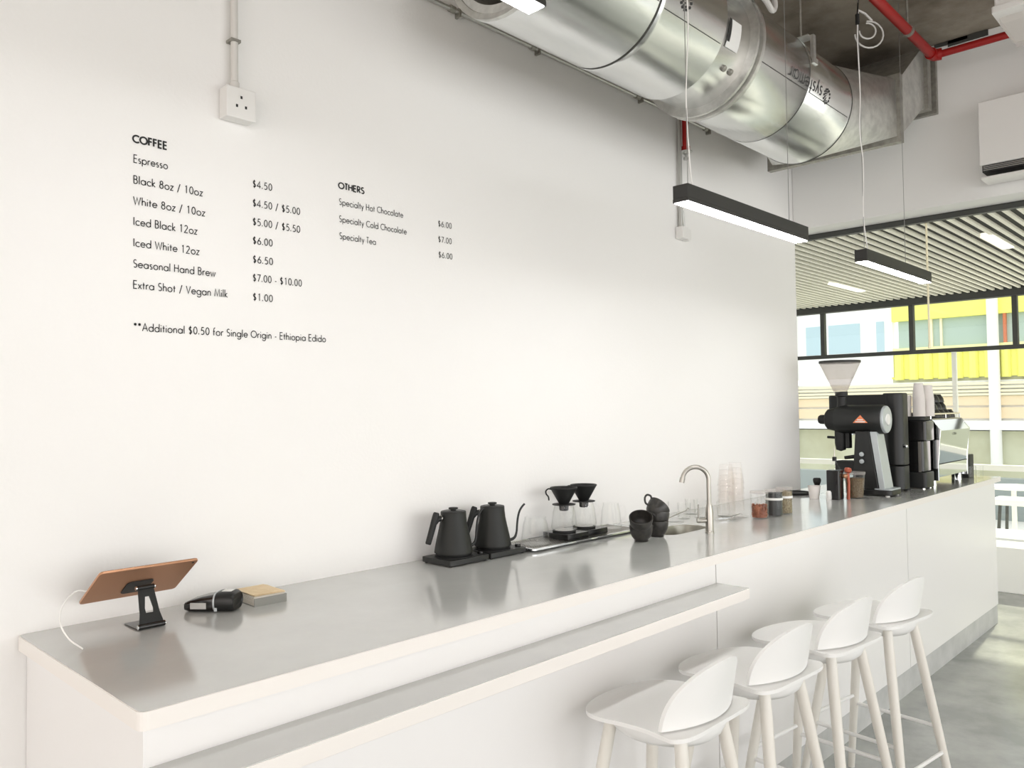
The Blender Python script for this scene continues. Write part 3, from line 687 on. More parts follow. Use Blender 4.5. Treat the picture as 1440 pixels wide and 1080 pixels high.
L1 = pendant((1.599, -0.877, ZL), 'long dark pendant lamp hanging in front of the red wall pipe', 0.885, [(0.045, 0.0013, None), (0.775, 0.0013, None), (0, 0.0022, pw)])
L2 = pendant((3.100, -0.877, ZL), 'long dark pendant lamp farther off, against the slatted ceiling', 0.92, [(0.045, 0.0013, None), (0.60, 0.0013, None), (0, 0.0025, pw2)])
L0 = pendant((-0.09, -0.965, 2.537), 'lit pendant lamp at the top edge, seen against the open duct end', 0.926, [(0.045, 0.0013, None), (0.885, 0.0013, None)])
def regroup(o, g): o['group'] = g
for k, (x, y) in enumerate(((-2.6, -1.9), (-2.6, -3.4), (-0.6, -3.4), (1.4, -3.4), (3.2, -3.4), (-2.6, -4.9), (-0.6, -4.9), (1.4, -4.9), (3.2, -4.9))):  # unseen lamps added behind the viewer only to light the room
    regroup(copy_tree(L1, (x, y, ZL), None, 'added long pendant lamp, unseen behind the viewer, to light the room'), 'added pendant lamps behind the viewer')
# coiled spare cable and connector above the second lamp
cc = thing('coiled_cable', 'coil of spare clear cable hanging from the ceiling above the second long lamp', 'cable', (3.135, -0.877, 3.296))
MB().tube(smoothpath([(-0.02, 0, 0.334), (0.02, 0, 0.20), (0.012, 0, 0.13), (0.0, 0, 0.07)], 6), 0.0035, 8).build('black_lead', M['black2'], cc, smooth=True)
MB().tube([(0, 0, 0.03), (0, 0, 0.075)], 0.009, 10).build('connector', M['black2'], cc, smooth=True)
MB().tube([(0.003, 0, 0.075), (0.012, 0, 0.098), (0.04, -0.02, 0.085), (0.07, -0.04, 0.055)], 0.005, 8).build('loose_end', M['rubber'], cc, smooth=True)
for r, cz in ((0.062, -0.01), (0.036, 0.0)):
    pts = [(0.01 + r*0.75 + r*math.cos(a)*0.75, -0.03 - r*math.cos(a)*0.75, cz + r*math.sin(a)) for a in [PI*1.0 + k*PI*1.55/16 for k in range(17)]]
    MB().tube(pts, 0.0038, 8).build('loop', M['rubber'], cc, smooth=True)
cd = thing('pull_cord', 'pale cord hanging at the edge of the slatted ceiling behind the second lamp', 'cord', (4.66, -0.70, 1.95))
MB().tube([(0, 0, 0), (0, 0, 0.75)], 0.006, 8).build('cord', M['facade_rail'], cd, smooth=True)
MB().lathe([(0, -0.03), (0.009, -0.028), (0.007, 0.0), (0, 0.004)], 10).build('weight', M['facade_rail'], cd, smooth=True)

# ================================================================= STOOLS
def grid_shell(fn, nu, nv, th_fn):
    """closed thin shell from a mid-surface fn(i,j)->Vector and thickness direction th_fn -> Vector"""
    top = []; bot = []
    for i in range(nu+1):
        for j in range(nv+1):
            p = fn(i/nu, j/nv); d = th_fn(i/nu, j/nv)
            top.append(tuple(p + d)); bot.append(tuple(p - d))
    W = nv+1; N = len(top); fs = []
    for i in range(nu):
        for j in range(nv):
            a = i*W+j; fs.append((a, a+1, a+W+1, a+W)); fs.append((N+a, N+a+W, N+a+W+1, N+a+1))
    ring = [j for j in range(nv)] + [i*W+nv for i in range(nu)] + [nu*W+nv-j for j in range(nv)] + [(nu-i)*W for i in range(nu)]
    for k in range(len(ring)):
        a, c = ring[k], ring[(k+1) % len(ring)]; fs.append((a, N+a, N+c, c))
    return MB().add(top + bot, fs)
SH = 0.75     # seat height
def half_width(t):       # t = 0 rear .. 1 front, rounded outline of the seat
    y = t
    if y < 0.10: return 0.196*(math.sin(math.acos(1-y/0.10))*0.42+0.58) if y > 0 else 0.114
    w_ = 0.196 - 0.010*math.sin(PI*min(1, (y-0.10)/0.5))
    if y > 0.62:
        q = (y-0.62)/0.38; w_ = 0.196*(max(0.0, 1-q**2.6))**0.5 if q < 1 else 0.0
        w_ = max(w_, 0.0)
    return w_
def seat_fn(i, j):
    i2 = 0.5 - 0.5*math.cos(PI*i)
    hwid = max(half_width(i2), 0.012)
    x = (2*j-1)*hwid; y = -0.185 + 0.385*i2
    z = SH
    f = max(0.0, (y-0.01)/0.19)
    z -= 0.014*f**1.5                       # front rolls down a little
    z += 0.003*(abs(2*j-1)**2)*(1-f) * (0.3 if y < -0.1 else 1) * 0.6
    return Vector((x, y, z-0.006))
st = thing('bar_stool', 'nearest white bar stool, cut off by the bottom of the picture', 'stool', (1.362, -0.935, 0), 0, 'white bar stools along the counter')
grid_shell(seat_fn, 26, 18, lambda i, j: Vector((0, 0, 0.0055))).build('seat', M['stool'], st, smooth=True, ang=60)
def back_fn(i, j):       # i height, j across
    hb = 0.195; z = SH + 0.004 + 0.160*i
    wmax = 0.182*(max(0.0, 1-(i**2.5)))**0.5 if i < 1 else 0.0
    wmax = max(wmax, 0.02)
    x = (2*j-1)*wmax
    return Vector((x, -0.164 + 1.65*x*x - 0.028*i + 0.0, z))
grid_shell(back_fn, 20, 16, lambda i, j: Vector((0, -0.0055, 0))).build('backrest', M['stool'], st, smooth=True, ang=60)
b = MB(); lv = []
for z, k, in ((0.742, 1.06), (0.722, 1.05), (0.702, 0.99), (0.686, 0.86), (0.678, 0.5)):
    lv.append([(0.150*k*math.cos(a)*(1.0), -0.01 + 0.158*k*math.sin(a), z) for a in [2*PI*q/32 for q in range(32)]])
vs = [p for l in lv for p in l]
b.add(vs, [(i*32+k, i*32+(k+1) % 32, (i+1)*32+(k+1) % 32, (i+1)*32+k) for i in range(4) for k in range(32)] + [tuple(4*32+k for k in range(32)), tuple(range(31, -1, -1))])
b.build('under_frame', M['stool'], st, smooth=True, ang=60)
for sx in (-1, 1):
    for sy in (-1, 1):
        t0 = Vector((sx*0.105, -0.01+sy*0.112, 0.715)); t1 = Vector((sx*0.205, -0.01+sy*0.215, 0.0))
        pts = [t0.lerp(t1, q) for q in (0, 0.12, 0.5, 0.85, 1.0)]
        MB().tube(pts, [0.0175, 0.0185, 0.0175, 0.015, 0.0135], 16).build('leg', M['leg'], st, smooth=True)
def legat(sx, sy, z):
    q = (0.715-z)/0.715; return Vector((sx*(0.105+0.10*q), -0.01+sy*(0.112+0.103*q), z))
for (a, b_, z) in (((-1, -1), (-1, 1), 0.30), ((1, -1), (1, 1), 0.30), ((-1, 1), (1, 1), 0.335), ((-1, -1), (1, -1), 0.20)):
    MB().tube([legat(*a, z), legat(*b_, z)], 0.0075, 10).build('footrest_rod', M['stool'], st, smooth=True)
copy_tree(st, (1.833, -0.945, 0), (0, 0, math.radians(-3)), 'white bar stool, second from the near end of the row, between two others')
copy_tree(st, (2.312, -0.958, 0), (0, 0, math.radians(-5)), 'white bar stool, third from the near end of the row')
copy_tree(st, (2.783, -0.990, 0), (0, 0, math.radians(-7)), 'farthest white bar stool, legs against the grey concrete floor')

# ================================================================= TABLET, TERMINAL, CARDS
tbk = thing('tablet', 'rose gold tablet seen from behind, tipped back on a black stand', 'tablet', (0.243, -0.118, 1.162))
tilt = math.atan2(0.098, -0.150)      # slab direction in the y-z plane
TM = Matrix.Rotation(math.radians(180)-math.atan2(0.098, 0.150), 4, 'X')
def tabm(b, name, mt, **k):
    o = b.build(name, mt, tbk, **k); o.rotation_euler = (PI-math.atan2(0.098, 0.150), 0, 0); return o
# local y runs up the tablet towards the camera, local -z is the screen side (up and away)
tabm(MB().prism(rrect(-0.120, 0.120, -0.0875, 0.0875, 0.010, 6), -0.0035, 0.0035), 'body', M['rose'], bevel=0.002)
tabm(MB().prism(rrect(-0.117, 0.117, -0.0845, 0.0845, 0.008, 6), -0.0042, -0.0034), 'screen', M['screen'])
tabm(MB().lathe([(0, 0), (0.0035, 0), (0.0035, 0.0008), (0, 0.0008)], 14, T(0.108, 0.076, 0.0034)), 'camera_lens', M['ink'])
sd = thing('tablet_stand', 'folding black metal stand under the tablet', 'stand', (0.245, -0.185, CT))
MB().prism(rrect(-0.034, 0.034, 0.0, 0.085, 0.006), 0.0005, 0.0035).build('foot_plate', M['black_gloss'], sd, bevel=0.001)
MB().tube([(-0.032, -0.002, 0.0075), (0.032, -0.002, 0.0075)], 0.0068, 14).build('hinge', M['black_gloss'], sd, smooth=True)
for sx in (-1, 1):
    MB().tube([(sx*0.032, -0.002, 0.0075), (sx*0.0335, -0.002, 0.0075)], 0.0058, 14).build('hinge_cap', M['chrome'], sd, smooth=True)
# upright with a slot, built as a frame of quads then given thickness
hgt = 0.096
ua = math.atan2(0.052, 0.082)
def upr(x, h, d): return (x, -0.002 + h*math.sin(ua)*0.75 + d*math.cos(ua), 0.010 + h*math.cos(ua)*1.05 - d*math.sin(ua))
b = MB()
outl = [(-0.030, 0.0), (0.030, 0.0), (0.024, 0.03), (0.019, hgt), (-0.019, hgt), (-0.024, 0.03)]
slot = [(-0.009, 0.030), (0.009, 0.030), (0.010, 0.042), (0.005, 0.072), (-0.005, 0.072), (-0.010, 0.042)]
vs = [upr(x, h, -0.002) for x, h in outl+slot] + [upr(x, h, 0.002) for x, h in outl+slot]
fs = []
for i in range(6):
    j = (i+1) % 6
    fs += [(i, j, 6+j, 6+i), (12+i, 18+i, 18+j, 12+j), (i, 12+i, 12+j, j), (6+i, 6+j, 18+j, 18+i)]
b.add(vs, fs).build('upright', M['black'], sd, bevel=0.0006)
MB().tube([upr(-0.021, hgt, 0), upr(0.021, hgt, 0)], 0.006, 14).build('hinge', M['black'], sd, smooth=True)
for sx in (-1, 1):
    MB().tube([upr(sx*0.0212, hgt, 0), upr(sx*0.024, hgt, 0)], 0.0055, 14).build('hinge_cap', M['chrome'], sd, smooth=True)
cr = MB().prism(rrect(-0.033, 0.033, -0.056, 0.012, 0.012, 5), 0.0036, 0.0062).build('cradle', M['black'], sd, bevel=0.0006)
cr.location = (0.243-0.245, -0.118+0.185, 1.162-CT); cr.rotation_euler = (PI-math.atan2(0.098, 0.150), 0, 0)
cb = MB().tube(smoothpath([(0.121, -0.105, 1.155), (0.095, -0.115, 1.160), (0.055, -0.16, 1.145), (0.035, -0.20, 1.115), (0.045, -0.225, 1.080), (0.066, -0.254, CT+0.002)], 8), 0.0018, 8).build('charging_cable', M['white_cable'], smooth=True)
tag(cb, 'thin white charging cable looping from the tablet down into the worktop', 'cable')

ct = thing('card_terminal', 'black handheld card terminal lying beside the tablet stand', 'card terminal', (0.452, -0.150, CT), math.radians(-50+180))
# local +x runs from the fat printer end to the thin keypad end
lv = []
prof = [(-0.034, 0.030, 0.010, 0.034), (-0.038, 0.034, 0.004, 0.046), (-0.030, 0.036, 0.001, 0.052), (0.0, 0.036, 0.001, 0.053), (0.012, 0.036, 0.001, 0.050)]
def rsec(x, hw_, z0, z1, r):
    r = min(r, hw_*0.95, (z1-z0)*0.48)
    return [(x, p[0], p[1]) for p in rrect(-hw_, hw_, z0, z1, r, 5)]
def loftsec(secs, name, mt, parent, **k):
    n = len(secs[0]); vs = [p for s_ in secs for p in s_]
    fs = [(i*n+q, i*n+(q+1) % n, (i+1)*n+(q+1) % n, (i+1)*n+q) for i in range(len(secs)-1) for q in range(n)]
    fs += [tuple(range(n-1, -1, -1)), tuple((len(secs)-1)*n+q for q in range(n))]
    return MB().add(vs, fs).build(name, mt, parent, smooth=True, **k)
loftsec([rsec(x, h_, z0, z1, 0.022) for x, h_, z0, z1 in prof], 'printer_end', M['black'], ct)
loftsec([rsec(0.012, 0.0365, 0.001, 0.051, 0.02), rsec(0.0165, 0.0365, 0.001, 0.050, 0.02)], 'silver_band', M['silver'], ct)
loftsec([rsec(0.0165, 0.034, 0.001, 0.046, 0.015), rsec(0.05, 0.034, 0.001, 0.040, 0.012), rsec(0.085, 0.032, 0.001, 0.030, 0.010), rsec(0.098, 0.028, 0.004, 0.024, 0.008)], 'keypad_body', M['black_gloss'], ct)
MB().box(0.035, 0.078, 0.0335, 0.0352, 0.010, 0.026).build('side_label', M['label_grey'], ct)
MB().box(-0.026, 0.000, -0.012, 0.016, 0.0528, 0.0536).build('paper_label', M['label_white'], ct)
MB().box(0.004, 0.012, 0.035, 0.038, 0.004, 0.014).build('catch', M['silver'], ct, bevel=0.001)

cd2 = thing('card_box', 'small grey box heaped with kraft cards, right of the card terminal', 'card box', (0.519, -0.186, CT), math.radians(-2))
lab(MB().box(0.001, 0.097, -0.001, 0.001, 0.0, 0.022).box(0.001, 0.097, 0.122, 0.124, 0, 0.022).box(0.095, 0.097, 0, 0.124, 0, 0.022).box(0.001, 0.097, 0.0, 0.124, 0, 0.0015).build('box', M['grey_card'], cd2), 'dark grey box side')
for k in range(11):
    z = 0.002 + 0.0022*k; dx = random.uniform(-0.0015, 0.0015)
    MB().box(0.003+dx, 0.093, 0.003, 0.120, z, z+0.0018).build('card', M['paper'], cd2)
for k in range(3):
    lab(MB().box(0.004, 0.094, 0.004, 0.120, 0, 0.0008, T(0.0, 0.0, 0.0272+0.0012*k, rz=random.uniform(-0.05, 0.05))).build('kraft_card', M['kraft'], cd2), 'loose kraft card on top')

# ================================================================= KETTLES
def kettle_base(loc, label):
    t = thing('kettle_base', label, 'kettle base', loc, 0, 'kettle bases')
    MB().prism(rrect(0, 0.183, 0, 0.150, 0.006), 0.004, 0.022).build('base', M['kettle_base'], t, bevel=0.0015)
    MB().lathe([(0.0, 0.0215), (0.066, 0.0215), (0.066, 0.0245), (0.0, 0.0245)], 36, T(0.082, 0.075, 0)).build('power_plate', M['black2'], t, smooth=True)
    MB().lathe([(0, 0.0215), (0.011, 0.0215), (0.011, 0.030), (0.009, 0.032), (0, 0.032)], 20, T(0.168, 0.030, 0)).build('dial', M['black_gloss'], t, smooth=True)
    for x in (0.012, 0.171):
        for y in (0.012, 0.138):
            MB().lathe([(0, 0), (0.006, 0), (0.006, 0.004), (0, 0.004)], 10, T(x, y, 0)).build('foot', M['black2'], t)
    return t
kettle_base((1.226, -0.195, CT), 'black square kettle base under the left kettle')
kettle_base((1.418, -0.195, CT), 'black square kettle base under the right kettle')
kt = thing('gooseneck_kettle', 'matt charcoal gooseneck kettle, the left one, handle free on its left', 'kettle', (1.308, -0.120, CT+0.0245), math.radians(-12), 'gooseneck kettles')
MB().lathe([(0.0, 0.0), (0.060, 0.0), (0.062, 0.003), (0.062, 0.008)], 56, cap1=False).build('base_ring', M['black2'], kt, smooth=True)
MB().lathe([(0.064, 0.008), (0.0675, 0.010), (0.0675, 0.014), (0.0665, 0.022), (0.062, 0.045), (0.0570, 0.068), (0.0515, 0.092), (0.0472, 0.114), (0.0452, 0.134), (0.0445, 0.150), (0.043, 0.1525), (0.0385, 0.1525), (0.0385, 0.149)], 56, cap0=False, cap1=False).build('body', M['kettle'], kt, smooth=True)
ld = MB().lathe([(0.0, 0.1505), (0.0375, 0.1505), (0.0375, 0.1535), (0.036, 0.1545), (0.0, 0.1545)], 40).build('lid', M['black'], kt, smooth=True)
MB().lathe([(0.010, 0.1545), (0.010, 0.158), (0.0165, 0.160), (0.0170, 0.163), (0.015, 0.165), (0, 0.1655)], 28, cap0=False).build('knob', M['kettle'], ld, smooth=True)
sp = smoothpath([(0.056, 0, 0.026), (0.072, 0, 0.026), (0.085, 0, 0.034), (0.0915, 0, 0.052), (0.094, 0, 0.078), (0.0975, 0, 0.105), (0.104, 0, 0.128), (0.114, 0, 0.144), (0.124, 0, 0.154)], 6)
MB().tube(sp, [0.0065-0.0026*min(1, i/18) for i in range(len(sp))], 14).build('spout', M['black'], kt, smooth=True)
hd = smoothpath([(-0.066, 0, 0.152), (-0.074, 0, 0.128), (-0.083, 0, 0.100), (-0.093, 0, 0.070), (-0.101, 0, 0.046)], 5)
MB().tube(hd, [0.0085] + [0.0112]*2 + [0.0118-0.0001*i for i in range(len(hd)-4)] + [0.0085], 16).build('handle', M['black2'], kt, smooth=True)
MB().tube(smoothpath([(-0.080, 0, 0.112), (-0.066, 0, 0.126), (-0.050, 0, 0.131), (-0.042, 0, 0.131)], 5), [0.0105]*5+[0.0098]*11, 12).build('handle_bracket', M['black2'], kt, smooth=True)
MB().tube([(-0.0515, 0, 0.131), (-0.0485, 0, 0.131)], 0.0108, 16).build('handle_collar', M['steel'], kt, smooth=True)
kt2 = copy_tree(kt, (1.500, -0.120, CT+0.0245), (0, 0, math.radians(-30)), 'matt charcoal gooseneck kettle, the right one, spout reaching over the rinse tray')

# ================================================================= RINSE TRAY, SCALES, DRIPPERS
tr = thing('rinse_tray', 'long steel drip tray with a perforated plate, right of the kettles', 'tray', (1.612, -0.222, CT+0.004))
TL, TW = 0.70, 0.195
b = MB(); lv = []
for ins, z, r in ((0.006, 0.0, 0.012), (0.0, 0.003, 0.014), (0.0, 0.0095, 0.014), (0.006, 0.0105, 0.012), (0.010, 0.0095, 0.010), (0.012, 0.004, 0.008)):
    lv.append([(x, y, z) for x, y in rrect(ins, TL-ins, ins, TW-ins, r, 5)])
nn = len(lv[0]); vs = [p for l in lv for p in l]
b.add(vs, [(i*nn+k, i*nn+(k+1) % nn, (i+1)*nn+(k+1) % nn, (i+1)*nn+k) for i in range(5) for k in range(nn)] + [tuple(5*nn+k for k in range(nn)), tuple(range(nn-1, -1, -1))])
b.build('tray', M['chrome'], tr, smooth=True)
MB().box(0.02, TL-0.02, 0.02, TW-0.02, -0.004, 0.0005).build('shadow_gap', M['black2'], tr)  # set-back black block, coloured as the shadow gap below the tray rim
MB().box(0.016, TL-0.016, 0.016, TW-0.016, 0.0055, 0.0085).build('grid_plate', M['steel'], tr)
hb = MB()
for i in range(54):
    for j in range(11):
        x = 0.028 + i*0.0122; y = 0.026 + j*0.0145
        if x > TL-0.025: continue
        pts = [(x+0.0043*math.cos(t*PI/3), y+0.0050*math.sin(t*PI/3), 0.00865) for t in range(6)]
        hb.add(pts, [tuple(range(6))])
ho = hb.build('drain_holes', M['ink'], tr); ho['kind'] = 'stuff'
def scale_(loc, label):
    t = thing('brewing_scale', label, 'scale', loc, 0, 'black brewing scales on the tray')
    MB().prism(rrect(0, 0.128, 0, 0.135, 0.005), 0.0, 0.023).build('body', M['black_gloss'], t, bevel=0.0012)
    MB().lathe([(0.0, 0.023), (0.044, 0.023), (0.047, 0.024), (0.047, 0.0285), (0.044, 0.030), (0, 0.030)], 40, T(0.058, 0.070, 0)).build('coaster', M['black2'], t, smooth=True)
    lab(MB().lathe([(0, 0.0295), (0.037, 0.0295), (0.037, 0.0312), (0, 0.0312)], 36, T(0.058, 0.070, 0)).build('pad', M['pad_felt'], t, smooth=True), 'pale round pad of the scale')
    return t
sA = scale_((1.842, -0.195, CT+0.0127), 'black brewing scale on the tray, the left of the two')
sB = scale_((1.982, -0.185, CT+0.0127), 'black brewing scale on the tray, the right of the two')
def carafe(loc, label, h=0.112, r=0.050, rz=0.0, handle=True):
    t = thing('glass_carafe', label, 'carafe', loc, rz, 'clear glass coffee carafes')
    MB().lathe([(0.0, 0.001), (r*0.9, 0.001), (r, 0.006), (r, 0.012), (r*0.86, h*0.72), (r*0.74, h*0.92), (r*0.74, h), (r*0.71, h), (r*0.71, h*0.92), (r*0.83, h*0.72), (r*0.96, 0.012), (r*0.9, 0.004), (0, 0.004)], 40, cap0=False, cap1=False).build('vessel', M['glass'], t, smooth=True)
    if handle:
        MB().tube(smoothpath([(r*0.80, 0, h*0.86), (r*1.25, 0, h*0.84), (r*1.42, 0, h*0.62), (r*1.28, 0, h*0.38), (r*0.93, 0, h*0.33)], 6), 0.0035, 10).build('handle', M['glass'], t, smooth=True)
    return t
zc = CT+0.0127+0.0312
carafe((1.900, -0.125, zc), 'clear glass carafe on the left scale under the black dripper', 0.099, 0.053, math.radians(10))
carafe((2.040, -0.115, zc), 'clear glass carafe on the right scale under the black dripper', 0.099, 0.053, math.radians(-20))
carafe((1.700, -0.150, CT+0.0127), 'empty clear glass carafe at the left end of the steel tray', 0.105, 0.056, math.radians(60))
carafe((2.205, -0.130, CT+0.0127), 'empty clear glass carafe at the right end of the steel tray', 0.110, 0.046, math.radians(-40))
dp = thing('coffee_dripper', 'black ribbed cone dripper over the left scale, curled handle on its left', 'dripper', (1.900, -0.125, zc+0.0995), math.radians(152), 'black cone drippers')
MB().lathe([(0.014, -0.024), (0.018, -0.022), (0.020, -0.001), (0.047, 0.0), (0.047, 0.003), (0.020, 0.004)], 44, cap0=False, cap1=False).build('flange', M['black2'], dp, smooth=True)
prof = [(0.0195, 0.004), (0.052, 0.062), (0.0555, 0.066), (0.0555, 0.070), (0.0535, 0.070), (0.050, 0.064), (0.016, 0.005), (0.013, -0.02)]
MB().lathe(prof, 44, cap0=False, cap1=False).build('cone', M['black2'], dp, smooth=True)
b = MB()
for k in range(16):
    pts = []
    for q in range(5):
        t = q/4; a = 2*PI*k/16 + t*0.7; r = 0.017+0.032*t; pts.append((r*math.cos(a), r*math.sin(a), 0.008+0.056*t))
    b.tube(pts, 0.0012, 5)
b.build('ribs', M['black2'], dp, smooth=True)
MB().tube(smoothpath([(0.052, 0, 0.064), (0.066, 0, 0.066), (0.076, 0, 0.058), (0.075, 0, 0.046), (0.066, 0, 0.034), (0.064, 0, 0.020)], 6), 0.003, 10).build('handle', M['black2'], dp, smooth=True)
d2 = copy_tree(dp, (2.040, -0.115, zc+0.0995), (0, 0, math.radians(148)), 'black ribbed cone dripper over the right scale, set a little higher in view')

# ================================================================= CUPS
def cup(loc, label, rot=(0, 0, 0), handle=False):
    t = thing('coffee_cup', label, 'cup', loc, 0, 'black stoneware cups in two short stacks'); t.rotation_euler = rot
    MB().lathe([(0.0, 0.0), (0.026, 0.0), (0.028, 0.004), (0.027, 0.006), (0.037, 0.018), (0.0435, 0.034), (0.0465, 0.052), (0.047, 0.064), (0.0455, 0.0655), (0.044, 0.064), (0.0435, 0.052), (0.040, 0.034), (0.033, 0.019), (0.020, 0.009), (0.0, 0.008)], 44, cap0=False, cap1=False).build('bowl', M['ceramic'], t, smooth=True)
    if handle:
        MB().tube(smoothpath([(-0.042, 0, 0.056), (-0.056, 0, 0.064), (-0.070, 0, 0.056), (-0.070, 0, 0.040), (-0.056, 0, 0.026), (-0.040, 0, 0.026)], 6), [0.0042]*31, 10).build('handle', M['ceramic'], t, smooth=True)
    return t
cx, cy = 2.080, -0.372
cup((cx, cy, CT), 'black cup at the bottom of the front stack', handle=False)
cup((cx+0.002, cy+0.002, CT+0.044), 'black cup tipped towards the viewer on top of the front stack', (math.radians(17), math.radians(-25), 0))
cx, cy = 2.222, -0.352
cup((cx, cy, CT), 'black cup at the bottom of the back stack, half hidden by the front stack')
cup((cx-0.003, cy, CT+0.036), 'black cup in the middle of the back stack, leaning to the right', (0, math.radians(12), 0))
cup((cx-0.028, cy+0.008, CT+0.083), 'black cup lying tipped on top of the back stack with its handle up', (math.radians(-20), math.radians(46), math.radians(-40)), True)

# ================================================================= TAP
tp = thing('tap', 'tall curved brushed steel tap beside the sink', 'tap', (2.436, -0.470, CT), math.radians(135))
MB().lathe([(0.0, 0.0), (0.019, 0.0), (0.019, 0.006), (0.0165, 0.009), (0.0165, 0.085), (0.0125, 0.11), (0.0105, 0.12)], 24, cap1=False).build('base', M['steel'], tp, smooth=True)
R_ = 0.055
pts = [(0, 0, 0.11), (0, 0, 0.215)] + [(R_ - R_*math.cos(a), 0, 0.222 + R_*math.sin(a)) for a in [PI*k/18*0.94 for k in range(0, 19)]]
e = pts[-1]; pts.append((e[0]+0.003, 0, e[2]-0.012))
MB().tube(pts, 0.0095, 16).build('spout', M['steel'], tp, smooth=True)
MB().tube([pts[-2], (pts[-1][0]+0.002, 0, pts[-1][2]-0.008)], 0.0112, 16).build('nozzle', M['steel'], tp, smooth=True)
MB().tube([(0.0, 0.0, 0.052), (0.052, 0, 0.052)], 0.0105, 14).build('valve', M['steel'], tp, smooth=True)
MB().tube([(0.045, 0, 0.055), (0.045, 0, 0.120)], [0.004, 0.0033], 10).build('lever', M['steel'], tp, smooth=True)

# ================================================================= GLASSES, PLASTIC CUPS, JARS
def tumbler(loc, label, r=0.033, h=0.085, group='clear glasses behind the tap', name='glass_tumbler', cat='glass', mt=None):
    t = MB().lathe([(0, 0.0), (r*0.86, 0.0), (r*0.88, 0.004), (r, h), (r-0.0016, h), (r*0.84, 0.008), (0, 0.007)], 28, cap0=False, cap1=False).build(name, mt or M['glass'], None, loc, smooth=True)
    return tag(t, label, cat, group)
for x, y, h, l in ((2.645, -0.10, 0.085, 'clear glass by the wall, leftmost behind the tap'), (2.74, -0.16, 0.075, 'clear glass directly behind the tap stem'), (2.82, -0.20, 0.085, 'clear glass just right of the tap'), (2.905, -0.10, 0.075, 'clear glass by the wall, left of the plastic cup stacks'), (2.93, -0.26, 0.07, 'short clear glass in front of the left plastic cup stack')):
    tumbler((x, y, CT), l, 0.032, h)
def cupstack(loc, label, n, r0=0.030, r1=0.043):
    t = thing('plastic_cup_stack', label, 'cup stack', loc, 0, 'upside-down stacks of clear plastic cups')
    for k in range(n):
        z = 0.027*k
        MB().lathe([(r1+0.0018, z), (r1+0.0018, z+0.004), (r1, z+0.004), (r0, z+0.108), (0, z+0.108)], 28, cap0=False, cap1=False).build('plastic_cup', M['plastic_clear'], t, smooth=True)
    return t
cupstack((3.045, -0.215, CT), 'left tall upside-down stack of clear plastic cups behind the jars', 6)
cupstack((3.185, -0.190, CT), 'right tall upside-down stack of clear plastic cups behind the jars', 6)
ut = thing('utensil_tray', 'small clear tray of metal spoons among the glasses', 'tray', (2.88, -0.33, CT))
MB().box(-0.09, 0.09, -0.04, 0.04, 0.0, 0.003).box(-0.09, 0.09, -0.042, -0.040, 0, 0.014).box(-0.09, 0.09, 0.04, 0.042, 0, 0.014).build('tray', M['glass'], ut)
for k in range(5):
    a = random.uniform(-0.4, 0.4); T0 = T(-0.055+0.026*k, -0.004, 0.0075+0.0012*k, rz=a)
    o = MB().tube([(-0.05, 0, 0.002), (0.02, 0, 0.001)], 0.0018, 6, T0).lathe([(0.0, -0.001), (0.010, 0.002), (0.012, 0.004), (0.0105, 0.004), (0, 0.001)], 14, T0 @ T(0.03, 0, 0)).build('teaspoon', M['chrome'], None, (2.88, -0.33, CT), smooth=True)
    tag(o, 'metal teaspoon in the clear tray behind the tap', 'spoon', 'teaspoons in the clear tray')
o = MB().tube([(0, 0, 0), (0.185, 0.02, 0.014)], 0.0022, 8).tube([(0.185, 0.02, 0.014), (0.205, 0.025, 0.024), (0.215, 0.026, 0.018)], 0.0022, 8).build('long_spoon', M['steel'], None, (2.56, -0.19, CT+0.026), smooth=True)
tag(o, 'long thin steel bar spoon propped behind the dark cups', 'spoon')
o = MB().lathe([(0, 0), (0.036, 0), (0.036, 0.022), (0.030, 0.024), (0, 0.024)], 28).build('spoon_rest', M['glass'], None, (2.62, -0.19, CT), smooth=True); tag(o, 'low clear glass block under the long bar spoon', 'glass')
bt = thing('bean_dish', 'shallow dish of reddish beans behind the first jar', 'dish', (3.14, -0.36, CT))
MB().lathe([(0, 0.0), (0.035, 0.0), (0.045, 0.012), (0.043, 0.012), (0.034, 0.003), (0, 0.003)], 28, cap0=False, cap1=False).build('dish', M['glass'], bt, smooth=True)
def heap(cx, cy, R, z0, n, layers, size, rnd, dome=False):
    b = MB()
    for k in range(n):
        a = rnd.uniform(0, 2*PI); rr = R*math.sqrt(rnd.random()) if k % 3 else R*rnd.uniform(0.9, 1.0); zz = z0 + (rnd.random()*layers if not dome else rnd.random()*layers*(1-(rr/R)**2))
        Tm = T(cx+rr*math.cos(a), cy+rr*math.sin(a), zz, rnd.uniform(0, 3), rnd.uniform(0, 3), rnd.uniform(0, 3))
        s_ = size*rnd.uniform(0.8, 1.15)
        b.add([(s_, 0, 0), (-s_, 0, 0), (0, s_*0.7, 0), (0, -s_*0.7, 0), (0, 0, s_*0.5), (0, 0, -s_*0.5)], [(0,2,4),(2,1,4),(1,3,4),(3,0,4),(2,0,5),(1,2,5),(3,1,5),(0,3,5)], Tm)
    return b
rn = random.Random(3)
o = heap(0, 0, 0.034, 0.006, 160, 0.016, 0.0048, rn, True).build('beans', M['beans'], bt); o['kind'] = 'stuff'
